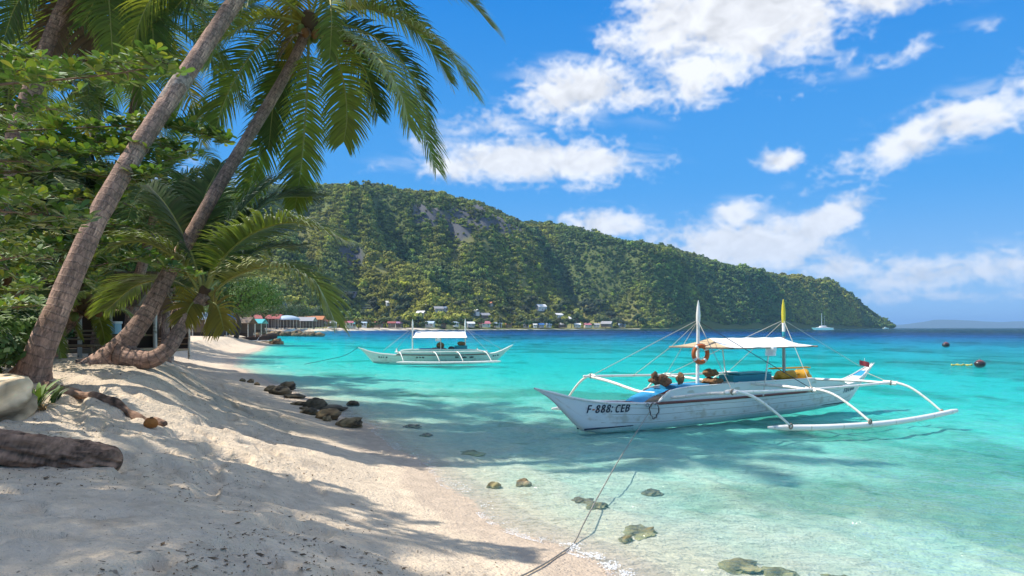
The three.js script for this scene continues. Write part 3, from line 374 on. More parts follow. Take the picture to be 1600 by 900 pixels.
grovePalm('low bushy palm beside the shrubs at the hut corner', 22, 440, 19, 15, 2.2, 47, -.8, 14, LIME);
grovePalm('grove palm high behind the almond tree, left of the dark trunk', 20, 90, 24, -20, 4.4, 48, -.9, 18, DARK);
grovePalm('grove palm between the dark trunk and the slender distant palm', 235, 30, 26, 150, 4.4, 49, -.9, 18, GREEN);
grovePalm('grove palm low behind the stout trunk', 110, 330, 28, 90, 4.2, 50, -.8, 18, DARK);
grovePalm('grove palm just left of the tall leaning trunk', 275, 370, 36, 260, 3.6, 51, -.8, 15, GREEN);
// palms left of the view whose crowns shade the near sand
for (const [x, d, h, s, lab] of [[-9.6, 5.2, 8.6, 61, 'coconut palm left of the view shading the near sand, lower crown'], [-10.5, 7.6, 9.4, 62, 'coconut palm left of the view shading the near sand, higher crown']]) { const base = V3(x - 1.5, groundHeight(x - 1.5, d), -d), t = thing('coconut_palm', lab, 'palm tree', base.toArray()), top = V3(x, h, -d); trunkPart(t, base, [base.clone().add(V3(0, -.3, 0)), base.clone().lerp(top, .5).add(V3(-.3, 0, 0)), top], .22, .13, 1.5, s); crownDress(t, top.clone().sub(base), rng(s), 1, 5); autoCrown(t, base, top, { n: 17, L: 3.5, seed: s, low: -.6 }); }
// ------------------------------------------------------------------ outrigger boats
const font = await new FontLoader().loadAsync('fonts/droid/droid_sans_bold.typeface.json');
const wearTex = (a, b, amt) => dataTex(256, (x, y) => { const n = fbmTile(x * 6, y * 6, 6, 5, .6), s = fbmTile(x * 40, y * 3, 1, 1) * 0 + fbmTile(x * 3, y * 24, 3, 3), k = smooth(.56, .74, n * .7 + s * .3) * amt; return [lerp(a[0], b[0], k), lerp(a[1], b[1], k), lerp(a[2], b[2], k)]; }, true);
const hullMat = std({ map: wearTex([.87, .88, .87], [.73, .71, .65], .7), roughness: .45 }), hullGreen = std({ map: wearTex([.74, .86, .81], [.66, .74, .68], .7), roughness: .5 });
const boomMat = std({ map: wearTex([.91, .90, .87], [.74, .70, .63], .7), roughness: .5 }), navy = std({ color: lin(.012, .025, .05), roughness: .5 }), orangeInk = std({ color: lin(.45, .12, .03), roughness: .6 });
const bluePaint = std({ color: lin(.02, .27, .50), roughness: .5 }), tealPaint = std({ color: lin(.03, .30, .36), roughness: .55 }), redPaint = std({ color: lin(.38, .05, .04), roughness: .55 }), stripeMat = std({ color: lin(.16, .05, .04), roughness: .6 }), antifoul = std({ color: lin(.015, .03, .06), roughness: .7 });
const tarp = std({ color: lin(.82, .82, .80), roughness: .85, side: THREE.DoubleSide }), tarpTan = std({ color: lin(.50, .38, .24), roughness: .9, side: THREE.DoubleSide }), lash = std({ color: lin(.30, .24, .18), roughness: 1 }), ropeMat = std({ color: lin(.45, .43, .38), roughness: 1 }), ropeDark = std({ color: lin(.05, .055, .06), roughness: .9 }), deckMat = std({ color: lin(.45, .47, .46), roughness: .8 }), steel = std({ color: lin(.35, .36, .36), roughness: .5 });
// hull stations: along, keel height, sheer height, half beam (for a 12.4 m waterline)
const ST = [[-1.5, 1.10, 1.13, .02], [-1.25, .98, 1.06, .045], [-.95, .80, .985, .075], [-.5, .40, .86, .15], [0, -.04, .76, .22], [.7, -.15, .66, .31], [2.3, -.2, .555, .42], [5, -.22, .53, .50], [9, -.2, .53, .50], [11.5, -.12, .59, .40], [12.4, -.02, .68, .32], [13.2, .52, .90, .20], [14.25, 1.24, 1.30, .04]];
const stAt = (s, c) => curve(ST.map((r) => [r[0], r[c]]), s);
const STRAKE = [[2.35, .56], [2.65, .86], [3.4, .95], [6, .97], [9.5, .95], [11, .86], [11.9, .66]];
function makeBoat(name, label, O, along, k, hull, cfg) {
  const A = along.clone().normalize(), N = V3(-A.z, 0, A.x), t = thing(name, label, 'boat', O.toArray()), L = (s, w, y) => A.clone().multiplyScalar(s * k).addScaledVector(N, w).add(V3(0, y, 0));
  const ss = []; for (let s = -1.5; s < 14.2; s += .22) ss.push(s); ss.push(14.25);
  const prof = [[0, 0], [.42, .05], [.62, .16], [.80, .42], [.93, .72], [1, 1]], side = (s, f) => { const y0 = stAt(s, 1), y1 = stAt(s, 2), hb = stAt(s, 3), w = curve(prof.map(([a, b]) => [b, a]), f); return [w * hb, lerp(y0, y1, f)]; };
  { const pos = [], uv = [], idx = [], fr = [0, .05, .16, .3, .45, .6, .75, .88, 1], n = fr.length * 2 - 1; ss.forEach((s) => { for (let j = 0; j < n; j++) { const q = j - fr.length + 1, f = fr[Math.abs(q)], [w, y] = side(s, f), p = L(s, Math.sign(q) * w, y); pos.push(p.x, p.y, p.z); uv.push(s / 3, (q < 0 ? -f : f) * .4); } }); for (let i = 0; i < ss.length - 1; i++) for (let j = 0; j < n - 1; j++) { const a = i * n + j; idx.push(a, a + 1, a + n, a + 1, a + n + 1, a + n); } const m = hull.clone(); m.side = THREE.DoubleSide; part('hull', geoOf(pos, idx, uv), m, t); }
  { const pos = [], idx = []; let c = 0; for (const s of ss) if (s > -1.3 && s < 12.3) { for (const q of [-1, 1]) { const p = L(s, q * stAt(s, 3) * .93, stAt(s, 2) - .09); pos.push(p.x, p.y, p.z); } if (c) { const a = c * 2 - 2; idx.push(a, a + 1, a + 2, a + 1, a + 3, a + 2); } c++; } const g = geoOf(pos, idx); const m = deckMat.clone(); m.side = THREE.DoubleSide; part('deck', g, m, t); }
  for (const q of [-1, 1]) {
    part('gunwale', tubeGeo(ss.map((s) => L(s, q * stAt(s, 3), stAt(s, 2))), ss.map((s) => s < -1.2 || s > 14 ? .018 : .032), 6), boomMat, t);
    const pos = [], uv = [], idx = []; let c = 0; for (let s = 2.35; s <= 11.9; s += .19) { const top = curve(STRAKE, s), hb = stAt(s, 3); for (const [w, y] of [[hb - .02, stAt(s, 2) + .03], [hb + .035, top], [hb + .005, top], [hb - .05, stAt(s, 2) + .03]]) { const p = L(s, q * w, y); pos.push(p.x, p.y, p.z); uv.push(s / 2, y); } if (c) for (let j = 0; j < 4; j++) { const a = (c - 1) * 4 + j, b = (c - 1) * 4 + (j + 1) % 4; idx.push(a, b, a + 4, b, b + 4, a + 4); } c++; } const hm = hull.clone(); hm.side = THREE.DoubleSide; part('wash_strake', geoOf(pos, idx, uv), hm, t);
    const rs = []; for (let s = 2.4; s <= 11.8; s += .4) rs.push(L(s, q * (stAt(s, 3) + .022), curve(STRAKE, s))); part('cap_rail', tubeGeo(rs, rs.map(() => .026), 6), boomMat, t);
    const sp = []; for (let s = 2.3; s <= 11.9; s += .4) sp.push(L(s, q * (stAt(s, 3) + .012), stAt(s, 2) + .005)); part('rub_stripe', tubeGeo(sp, sp.map(() => .036), 6), stripeMat, t);
    for (const f of [.34, .62, .84]) { const sm = []; for (let s = .5; s <= 12.2; s += .45) { const [w, y] = side(s, f + .012 * Math.sin(s * 1.7)); sm.push(L(s, q * (w + .001), y)); } part('plank_seam', tubeGeo(sm, sm.map(() => .0045), 4), lash, t); }
    const bt = []; for (let s = .0; s <= 12.2; s += .4) bt.push(L(s, q * (side(s, .16)[0] + .004), .015)); part('boot_stripe', tubeGeo(bt, bt.map(() => .022), 5), antifoul, t);
  }
  { const p = []; for (let s = -1.2; s <= 2.4; s += .3) p.push(s); for (const [nm, f0, f1, m] of [['foredeck', 0.55, 2.25, redPaint]]) { const pos = [], idx = []; let c = 0; for (let s = f0; s <= f1; s += .17) { for (const q of [-1, 1]) { const v = L(s, q * (stAt(s, 3) - .05), stAt(s, 2) - .035); pos.push(v.x, v.y, v.z); } if (c) { const a = c * 2 - 2; idx.push(a, a + 1, a + 2, a + 1, a + 3, a + 2); } c++; } const mm = m.clone(); mm.side = THREE.DoubleSide; part(nm, geoOf(pos, idx), mm, t); } }
  // stern deck, rising to the tip, with a blue band
  for (const [nm, s0, s1, m] of [['stern_deck', 11.7, 13.15, boomMat], ['stern_band', 13.15, 13.62, bluePaint], ['stern_tip', 13.62, 14.2, boomMat]]) { const pos = [], idx = []; let c = 0; for (let i = 0; i <= 8; i++) { const s = lerp(s0, s1, i / 8); for (const q of [-1, 1]) { const v = L(s, q * (stAt(s, 3) - .02), stAt(s, 2) - .012); pos.push(v.x, v.y, v.z); } if (c) { const a = c * 2 - 2; idx.push(a, a + 1, a + 2, a + 1, a + 3, a + 2); } c++; } const mm = m.clone(); mm.side = THREE.DoubleSide; part(nm, geoOf(pos, idx), mm, t); }
  // masts with spindle tops
  cfg.masts.forEach(([s, yTop, lean, painted]) => { const a = L(s, 0, .35), b = L(s + lean, 0, yTop), f = (x) => a.clone().lerp(b, x), m = part('mast', tubeGeo([0, .3, .6, .74, .76, .8, .86, .93, 1].map(f), [.056, .054, .05, .046, .05, .062, .064, .046, .010], 12), painted ? steel : boomMat, t); if (painted) { part('yellow_top', tubeGeo([.76, .82, .88, .94, 1.001].map(f), [.056, .066, .066, .048, .014], 12), std({ color: lin(.55, .48, .04), roughness: .5 }), m); part('white_band', tubeGeo([.67, .76].map(f), [.052, .055], 12), boomMat, m); part('teal_band', tubeGeo([.62, .67].map(f), [.053, .054], 12), tealPaint, m); } });
  // awning: ridge, two slopes, tan hip in front
  { const { s0, sr, s1, w, ye, yr } = cfg.awning, pos = [], idx = [], n = 16, mm = 8; for (const q of [-1, 1]) { const o = pos.length / 3; for (let i = 0; i <= n; i++) for (let j = 0; j <= mm; j++) { const b = j / mm, s = lerp(lerp(sr, s1 - .1, i / n), lerp(s0, s1, i / n), b), y = lerp(yr, ye, b) - .05 * Math.sin(Math.PI * b) - .02 * Math.sin(Math.PI * ((i / n * 3) % 1)) * b + .008 * Math.sin(i * 1.7 + j * .8), p = L(s, q * w * b, y); pos.push(p.x, p.y, p.z); } for (let i = 0; i < n; i++) for (let j = 0; j < mm; j++) { const a = o + i * (mm + 1) + j; idx.push(a, a + 1, a + mm + 1, a + 1, a + mm + 2, a + mm + 1); } } const aw = part('awning', geoOf(pos, idx), tarp, t);
    const hp = [], hi = []; for (let i = 0; i <= 6; i++) for (let j = 0; j <= 8; j++) { const a = i / 6, b = j / 4 - 1, p = L(lerp(sr + .02, s0 - .02, a), b * w * a, lerp(yr, ye, a) - .04 * Math.sin(Math.PI * a)); hp.push(p.x, p.y + .004, p.z); } for (let i = 0; i < 6; i++) for (let j = 0; j < 8; j++) { const a = i * 9 + j; hi.push(a, a + 1, a + 9, a + 1, a + 10, a + 9); } part('tan_flap', geoOf(hp, hi), tarpTan, aw);
    part('front_spar', rod(L(s0, -w - .1, ye - .02), L(s0, w + .1, ye - .02), .025), lash, t); part('rear_spar', rod(L(s1, -w - .15, ye - .02), L(s1, w + .15, ye - .02), .025), lash, t);
    for (const q of [-1, 1]) { part('eave_pole', rod(L(s0, q * w, ye - .03), L(s1, q * w, ye - .03), .018), lash, t); part('awning_post', rod(L(lerp(s0, s1, .52), q * w * .6, .55), L(lerp(s0, s1, .52), q * w * .8, ye - .02), .022), boomMat, t); }
    const c0 = L(lerp(s0, s1, .46), w * 1.0, ye - .02), cg = new THREE.PlaneGeometry(.35, .26, 5, 4), cp = cg.attributes.position; for (let i = 0; i < cp.count; i++) cp.setZ(i, .06 * Math.sin(cp.getX(i) * 22) + .03 * Math.sin(cp.getY(i) * 20)); cg.computeVertexNormals(); cg.translate(c0.x, c0.y - .12, c0.z); part('knotted_cloth', cg, tarp, t); }
  // booms, lashings, arcs and floats
  for (const q of ['near', 'far']) { const B = cfg[q]; if (!B) continue; const sg = q === 'near' ? 1 : -1;
    B.booms.forEach(([hs, hw, hy, ls, lw, ly, fs, fw, fy]) => { const h = L(hs, hw, hy), l = L(ls, lw, ly), f = L(fs, fw, fy); part('boom', tubeGeo(spline([L(hs, -sg * .1, hy), h, h.clone().lerp(l, .6).add(V3(0, .03, 0)), l.clone().add(l.clone().sub(h).multiplyScalar(.06))], 10), Array(11).fill(.043), 8), boomMat, t); const arc = spline([l.clone().lerp(h, .1).add(V3(0, .05, 0)), l.clone().add(V3(0, .06, 0)), l.clone().lerp(f, .35).add(V3(0, .20, 0)), l.clone().lerp(f, .72).add(V3(0, .13, 0)), f], 14); part('outrigger_arm', tubeGeo(arc, arc.map((_, i) => .042 - i * .0008), 8), boomMat, t); for (const p of [l.clone().add(V3(0, .03, 0)), f]) { const g = new THREE.TorusGeometry(.06, .022, 6, 12); g.rotateY(.6); g.translate(p.x, p.y, p.z); part('lashing', g, lash, t); } });
    const F0 = B.float.map((p) => L(...p)), fp = spline(F0, 24); part('float', tubeGeo(fp, fp.map((_, i) => i === 0 ? .03 : i < 2 ? .055 : i > 23 ? .05 : .078), 10), boomMat, t);
    if (B.pole) part('side_pole', tubeGeo(spline(B.pole.map((p) => L(...p)), 16), Array(17).fill(.036), 8), boomMat, t); }
  cfg.stays.forEach(([a, b, dark]) => part('stay', rod(L(...a), L(...b), cfg.wire || .011, cfg.wire || .011, 4), dark ? ropeDark : ropeMat, t));
  t.userData.L = null; delete t.userData.L;
  return { t, L, side, N, A };
}
function hullText(b, str, s0, f0, size, mat, name, slant = .22, rise = 0) { const g = new THREE.ShapeGeometry(font.generateShapes(str, size), 4), p = g.attributes.position; g.deleteAttribute('normal'); let w = 0; for (let i = 0; i < p.count; i++) w = Math.max(w, p.getX(i)); for (let i = 0; i < p.count; i++) { const x = p.getX(i), y = p.getY(i), s = s0 + x + y * slant, y0 = stAt(s, 1), y1 = stAt(s, 2), f = clamp((f0 + y + x * rise - y0) / (y1 - y0), 0, 1), [hw, hy] = b.side(s, f), q = b.L(s, hw + .012, hy); p.setXYZ(i, q.x, q.y, q.z); } g.computeVertexNormals(); part(name, g, mat, b.t); return w; }
// --- moored boat close by
const big = makeBoat('outrigger_boat', 'white outrigger boat with white awning and orange lifebuoy, moored off the sand', V3(1.76, 0, -19), V3(.81, 0, -.59), 1, hullMat, {
  masts: [[4.48, 3.40, .05, 0], [8.74, 3.52, -.05, 1]], awning: { s0: 4.6, sr: 5.0, s1: 8.65, w: 1.08, ye: 2.04, yr: 2.29 },
  near: { booms: [[2.9, .5, .70, 2.45, 2.8, 1.0, 3.95, 3.4, .14], [6.3, .52, .92, 6.2, 2.58, .86, 6.45, 4.08, .14], [9.7, .5, .92, 9.95, 2.85, .90, 10.3, 4.15, .15]], float: [[3.55, 3.02, .10], [5, 3.65, .06], [7, 4.1, .05], [9, 4.2, .07], [10.9, 4.3, .16]], pole: [[2.2, 2.75, 1.02], [6.2, 2.58, .90], [10.3, 2.86, .94]] },
  far: { booms: [[2.6, -.45, .80, 2.5, -2.38, 1.12, 2.5, -3.7, .12], [6, -.5, .92, 5.9, -2.5, 1.02, 6, -3.8, .12], [9.2, -.5, .92, 9, -2.46, .97, 9.1, -3.8, .12]], float: [[1.9, -3.5, .10], [4, -3.8, .06], [7, -3.9, .06], [10, -3.9, .12]], pole: [[2.2, -2.38, 1.15], [5.9, -2.5, 1.05], [9.6, -2.46, 1.0]] },
  stays: [[[4.5, 0, 2.82], [2.5, -2.38, 1.15]], [[4.5, 0, 2.78], [4.6, -1.08, 2.04]], [[4.6, -1.08, 2.04], [4.3, -2.42, 1.08]], [[4.5, 0, 2.82], [2.45, 2.8, 1.03]], [[4.5, 0, 2.8], [6.2, 2.58, .9], 1], [[4.5, 0, 2.8], [5.9, -2.5, 1.05]], [[8.7, 0, 2.85], [5.9, -2.5, 1.05]], [[8.7, 0, 2.82], [9, -2.46, 1]], [[8.7, 0, 2.85], [13.6, 0, 1.12]], [[13.5, .1, 1.0], [9.95, 2.85, .92]], [[8.7, 0, 2.85], [6.2, 2.58, .9]]], wire: .010 });
{ const w1 = hullText(big, 'F', -.02, .44, .20, navy, 'letter_f'); let x = -.02 + w1 + .03; hullText(big, '-', x, .44, .20, orangeInk, 'dash'); x += .10; for (const c of ['8', '8']) { hullText(big, c, x, .425, .20, navy, 'number_8'); hullText(big, '-', x + .035, .455, .12, orangeInk, 'worn_patch'); x += .165; } hullText(big, '8:', x, .42, .20, navy, 'number_8'); x += .29; hullText(big, 'CEB', x, .40, .20, navy, 'letters'); hullText(big, 'Tutua', 11.55, .36, .22, std({ color: lin(.02, .10, .14), roughness: .6 }), 'stern_name', .35, .10); }
{ // blue bow panel, bench boxes, stern flag and rope loop belong to the boat
  const L = big.L, pos = [], idx = []; for (let i = 0; i <= 4; i++) for (const q of [-1, 1]) { const s = lerp(1.9, 2.9, i / 4), p = L(s, q * .34, lerp(.60, .94, i / 4) + .03 * Math.sin(i * 1.3)); pos.push(p.x, p.y, p.z); if (i && q > 0) { const a = i * 2 - 2; idx.push(a, a + 1, a + 2, a + 1, a + 3, a + 2); } } const bp = bluePaint.clone(); bp.side = THREE.DoubleSide; part('bow_spray_panel', geoOf(pos, idx), bp, big.t);
  const ang = Math.atan2(.59, .81), bench = (s, w, y, l, h, d, m, nm) => { const p = L(s, w, y), g = new THREE.BoxGeometry(l, h, d, 1, 1, 1); g.rotateY(ang); g.translate(p.x, p.y, p.z); part(nm, g, m, big.t); };
  bench(4.0, -.05, .86, 1.4, .24, .62, bluePaint, 'engine_box'); bench(7.0, -.2, .98, 1.9, .34, .55, tealPaint, 'bench'); bench(7.1, -.2, 1.19, 1.6, .04, .62, tealPaint, 'bench_top'); bench(5.4, -.2, .84, .8, .14, .5, boomMat, 'thwart'); bench(9.9, 0, .80, 1.3, .1, .7, boomMat, 'thwart'); bench(3.3, .1, .80, .5, .1, .55, redPaint, 'thwart');
  const fl = new THREE.PlaneGeometry(.42, .26, 6, 4), p0 = L(13.55, .05, 1.30), fp = fl.attributes.position; for (let i = 0; i < fp.count; i++) { fp.setZ(i, .07 * Math.sin(fp.getX(i) * 14)); fp.setY(i, fp.getY(i) * .7 - fp.getX(i) * .3); } fl.computeVertexNormals(); fl.rotateY(.3); fl.translate(p0.x, p0.y, p0.z); part('red_rag', fl, std({ color: lin(.45, .06, .07), roughness: .9, side: THREE.DoubleSide }), big.t); part('rag_stick', rod(L(13.6, .02, 1.0), L(13.62, .02, 1.50), .012), boomMat, big.t);
  const rp = L(2.15, .47, .38), loop = []; for (let i = 0; i <= 26; i++) { const a = i / 26 * 6.6, r = .20 + .02 * Math.sin(i * 1.9); const p = L(2.15 + Math.cos(a) * r * .85, .47 + .03 * Math.sin(a * 2) + .03, .38 + Math.sin(a) * r); loop.push(p); } part('rope_loop', tubeGeo(loop, loop.map(() => .016), 6), ropeDark, big.t); part('rope_loop', tubeGeo(loop.map((p) => p.clone().add(V3(.015, -.02, .015)).multiplyScalar(1)), loop.map(() => .010), 6), ropeMat, big.t);
  part('fairlead', new THREE.TorusGeometry(.04, .015, 6, 12).translate(...L(1.95, .45, .55).toArray()), steel, big.t); }
const onBig = (s, w, y) => big.L(s, w, y).add(big.t.position);
{ // lifebuoy
  const c = onBig(4.5, .10, 1.84), t = thing('lifebuoy', 'orange lifebuoy with white bands hanging on the front mast', 'lifebuoy', c.toArray()); const or = std({ color: lin(.52, .12, .03), roughness: .7 }); const g = new THREE.TorusGeometry(.235, .062, 12, 40); g.rotateY(.35); part('ring', g, or, t); for (let i = 0; i < 4; i++) { const b = new THREE.TorusGeometry(.235, .066, 12, 6, .28); b.rotateZ(i * Math.PI / 2 + .5); b.rotateY(.35); part('white_band', b, boomMat, t); } const cord = new THREE.TorusGeometry(.305, .008, 5, 40); cord.rotateY(.35); part('grab_line', cord, ropeMat, t); }
// lumpy goods in the boats
function lump(seed, sx, sy, sz, amp = .3, det = 3) { const g = new THREE.IcosahedronGeometry(1, det), p = g.attributes.position; for (let i = 0; i < p.count; i++) { const x = p.getX(i), y = p.getY(i), z = p.getZ(i), n = 1 + amp * ((fbm(x * 1.6 + seed * 7.1 + z, y * 1.6 + z * 1.3 + seed, 4, .55) - .5) * 2); p.setXYZ(i, x * n * sx, Math.max(y, -.75) * n * sy, z * n * sz); } const m = g; m.deleteAttribute('normal'); m.deleteAttribute('uv'); const q = mergeVerts(m); return q; }
function mergeVerts(g) { const p = g.attributes.position, map = new Map(), pos = [], idx = []; for (let i = 0; i < p.count; i++) { const k = `${p.getX(i).toFixed(4)},${p.getY(i).toFixed(4)},${p.getZ(i).toFixed(4)}`; if (!map.has(k)) { map.set(k, pos.length / 3); pos.push(p.getX(i), p.getY(i), p.getZ(i)); } idx.push(map.get(k)); } const uv = []; for (let i = 0; i < pos.length; i += 3) uv.push(pos[i] + pos[i + 2] * .6, pos[i + 1] + pos[i + 2] * .4); return geoOf(pos, idx, uv); }
const fuzz = dataTex(256, (x, y) => { const f = fbmTile(x * 30, y * 30, 30, 3); return [f, f, f]; });
const netBrown = std({ color: lin(.20, .10, .05), roughness: 1, bumpMap: fuzz, bumpScale: .05 }), sack = std({ color: lin(.24, .13, .06), roughness: 1, bumpMap: fuzz, bumpScale: .03 }), yellowTarp = std({ color: lin(.52, .27, .012), roughness: .6 });
tagged('net_heap', lump(3, .32, .17, .22, .8, 4).rotateY(.5).translate(...onBig(3.05, -.1, 1.12).toArray()), netBrown, 'brown heap of fishing net piled behind the blue bow panel', 'net');
tagged('net_heap', lump(13, .09, .15, .09, .8, 4).translate(...onBig(2.84, -.14, 1.24).toArray()), netBrown, 'small peak of brown net on top of the net heap', 'net');
tagged('basket', lump(4, .11, .16, .11, .6, 4).translate(...onBig(3.75, .0, 1.14).toArray()), sack, 'small upright brown bundle between the net heap and the front mast', 'bundle');
tagged('sack', lump(5, .30, .12, .24, .6, 4).translate(...onBig(5.15, -.05, 1.0).toArray()), sack, 'flat brown sack lying behind the front mast', 'sack');
tagged('sack', lump(6, .21, .12, .19, .5, 4).translate(...onBig(5.15, -.05, 1.26).toArray()), sack, 'round brown sack resting on the flat sack', 'sack');
{ for (const [i, s, w, sx, lab] of [[0, 8.9, -.05, .45, 'crumpled yellow tarpaulin bundle beside the yellow-topped mast'], [1, 9.8, -.1, .42, 'yellow tarpaulin bundle toward the stern, next to its twin']]) tagged('tarpaulin_bundle', lump(20 + i, sx, .20, .30, .45, 4).rotateY(.63).translate(...onBig(s, w, 1.02).toArray()), yellowTarp, lab, 'tarpaulin'); 
  const t = thing('outboard_crate', 'long yellow pole frame lying over the tarpaulin bundles', 'frame', onBig(9.5, -.2, 1.24).toArray()); for (const q of [-.12, .12]) part('pole', rod(V3(-.75, 0, q), V3(.75, 0.02, q - .5), .02), yellowTarp, t); part('crosspiece', rod(V3(-.5, .01, .0), V3(-.45, .01, -.3), .018), yellowTarp, t); }
// --- mooring line to the sand
{ const e = onBig(2.0, .47, .36), pts = [e, at(985, 690, 15.6), at(962, 727, 13.0), at(935, 775, 11.2), at(912, 818, 9.6)]; for (const [u, v, d] of [[896, 842, 8.95], [878, 862, 8.5], [855, 884, 8.0], [825, 905, 7.5], [780, 935, 6.9]]) { const p = at(u, v, d), x = p.x; p.y = groundHeight(x, d) + .02; pts.push(p); } const c = spline(pts, 90); tagged('mooring_rope', tubeGeo(c, c.map((_, i) => .0095 + .001 * Math.sin(i * 2.1)), 6), std({ color: lin(.30, .27, .22), roughness: 1 }), 'thin grey mooring rope running from the bow down to the sand', 'rope'); }
// --- second boat, farther out
const small = makeBoat('outrigger_boat', 'pale green outrigger boat with cream awning, lying farther out alone', at(583, 566, 56).setY(0), V3(1, 0, -.13), .745, hullGreen, {
  masts: [[3.95, 3.25, 0, 0], [9.3, 3.3, 0, 0]], awning: { s0: 3.9, sr: 4.3, s1: 9.4, w: 1.0, ye: 1.86, yr: 2.30 },
  near: { booms: [[2.3, .5, .78, 2.6, 1.5, .75, 3.1, 2.4, .1], [5.6, .5, .78, 6.0, 1.5, .75, 6.6, 2.4, .1], [8.0, .5, .78, 8.3, 1.5, .75, 8.9, 2.4, .1], [10.7, .45, .78, 11.0, 1.5, .78, 11.7, 2.4, .1]], float: [[2.4, 2.4, .10], [5, 2.42, .06], [9, 2.42, .06], [12.6, 2.4, .12]], pole: [[2.2, 1.45, .80], [6, 1.45, .80], [11.4, 1.45, .84]] },
  far: { booms: [[2.3, -.5, .78, 2.3, -1.5, .9, 2.4, -2.5, .1], [5.6, -.5, .78, 5.6, -1.5, .9, 5.8, -2.5, .1], [10.7, -.45, .78, 10.7, -1.5, .9, 11, -2.5, .1]], float: [[2.4, -2.5, .1], [7, -2.5, .06], [12, -2.5, .12]] },
  stays: [[[3.95, 0, 2.6], [0.9, -1.2, .8]], [[3.95, 0, 2.5], [2.2, 1.4, .85]], [[9.3, 0, 2.6], [11.4, 1.4, .85]], [[9.3, 0, 2.6], [13.2, 0, .9]], [[3.95, 0, 2.4], [3.9, -1.0, 1.86]]], wire: .014 });
for (const [s, l, f] of [[.55, .13, .40], [.80, .10, .39], [1.02, .07, .385], [1.3, .14, .38], [4.3, .2, .36], [4.62, .16, .36], [4.9, .2, .36], [8.2, .4, .38], [8.9, .5, .36], [9.7, .4, .37], [12.1, .12, .45], [12.3, .1, .47], [12.55, .14, .5]]) { const pts = [0, .5, 1].map((a) => { const q = s + a * l, y0 = stAt(q, 1), y1 = stAt(q, 2), [w, y] = small.side(q, (f - y0) / (y1 - y0)); return small.L(q, w + .01, y); }); part('painted_mark', tubeGeo(pts, [.04, .055, .035], 4), navy, small.t); }
const onSmall = (s, w, y) => small.L(s, w, y).add(small.t.position);
{ const t = thing('cool_box', 'bright blue box on the farther boat just behind its front mast', 'box', onSmall(5.2, .1, .82).toArray()); part('box', boxGeo(.85, .34, .45), bluePaint, t); part('lid', boxGeo(.89, .06, .49, 0, .2, 0), bluePaint, t); }
{ const t = thing('cool_box', 'teal box under the rear half of the cream awning', 'box', onSmall(8.85, 0, .92).toArray()); part('box', boxGeo(.95, .52, .5), tealPaint, t); part('lid', boxGeo(.99, .06, .54, 0, .29, 0), tealPaint, t); }
tagged('sack', lump(31, .30, .26, .25, .2).translate(...onSmall(6.75, 0, 1.24).toArray()), sack, 'brown rounded sack on the grey bundle of the farther boat', 'sack'); tagged('sack', lump(32, .62, .22, .32, .25).translate(...onSmall(6.6, 0, .90).toArray()), std({ color: lin(.20, .21, .24), roughness: 1 }), 'grey bundle amidships on the farther boat', 'bundle');
tagged('sack', lump(33, .32, .18, .25, .2).translate(...onSmall(8.9, 0, 1.38).toArray()), sack, 'brown sack lying on the teal box', 'sack'); tagged('sack', lump(34, .26, .24, .22, .25).translate(...onSmall(7.9, 0, .96).toArray()), navy, 'dark bundle leaning beside the teal box', 'bundle'); tagged('sack', lump(35, .4, .12, .22, .3).translate(...onSmall(10.3, 0, .80).toArray()), netBrown, 'low brown net heap behind the rear mast of the farther boat', 'net');
{ const a = onSmall(-1.5, 0, 1.1), c = spline([a, a.clone().add(V3(-.9, -.55, .2)), a.clone().add(V3(-2.3, -.9, .5)), a.clone().add(V3(-3.8, -1.2, .8))], 20); tagged('anchor_rope', tubeGeo(c, c.map(() => .02), 5), ropeDark, 'dark anchor rope hanging from the farther boat into the water', 'rope'); }
// --- catamaran at anchor under the headland
{ const D = 900, p = at(1286, 513, D), t = thing('catamaran', 'white sailing catamaran with two bare masts anchored under the headland', 'sailboat', [p.x, 0, p.z]); const wm = std({ color: lin(.72, .72, .74), roughness: .4 }), k = D / F;
  for (const z of [-3, 3]) { const s = new THREE.Shape(); s.moveTo(-16 * k, 3.2 * k); s.lineTo(-12 * k, .2 * k - .6); s.lineTo(12 * k, .2 * k - .6); s.lineTo(14.5 * k, 3 * k); s.closePath(); const g = new THREE.ExtrudeGeometry(s, { depth: 1.6, bevelEnabled: true, bevelSize: .2, bevelThickness: .2, bevelSegments: 2 }); g.translate(0, 0, z - .8); part('hull', g, wm, t); }
  part('bridge_deck', boxGeo(18 * k, 1.2 * k, 6, 0, 3.2 * k, 0), wm, t); const cab = part('cabin', new THREE.CylinderGeometry(4.6 * k, 7.5 * k, 2.4 * k, 14).scale(1, 1, .5).translate(0, 4.9 * k, 0), wm, t); part('cabin_window', boxGeo(11 * k, .7 * k, .2, 0, 4.6 * k, 3.6 * k), darkGlass, cab); part('mast', rod(V3(-2 * k, 4 * k, 0), V3(-2 * k, 26 * k, 0), .30, .2), wm, t); part('mast', rod(V3(2.2 * k, 4 * k, 0), V3(2.2 * k, 22 * k, 0), .24, .16), steel, t); part('boom', rod(V3(-2 * k, 6.5 * k, 0), V3(5 * k, 6.2 * k, 0), .3), wm, t);
  const d = thing('dinghy', 'tiny white dinghy behind the anchored catamaran', 'dinghy', [p.x + 15.5 * k, 0, p.z]); part('tube', new THREE.TorusGeometry(1.4 * k, .5 * k, 8, 16).rotateX(Math.PI / 2).scale(1, 1.2, .6).translate(0, .8 * k, 0), wm, d); part('outboard', boxGeo(.7 * k, 1.6 * k, .7, 1.5 * k, 1.2 * k, 0), darkGlass, d); }
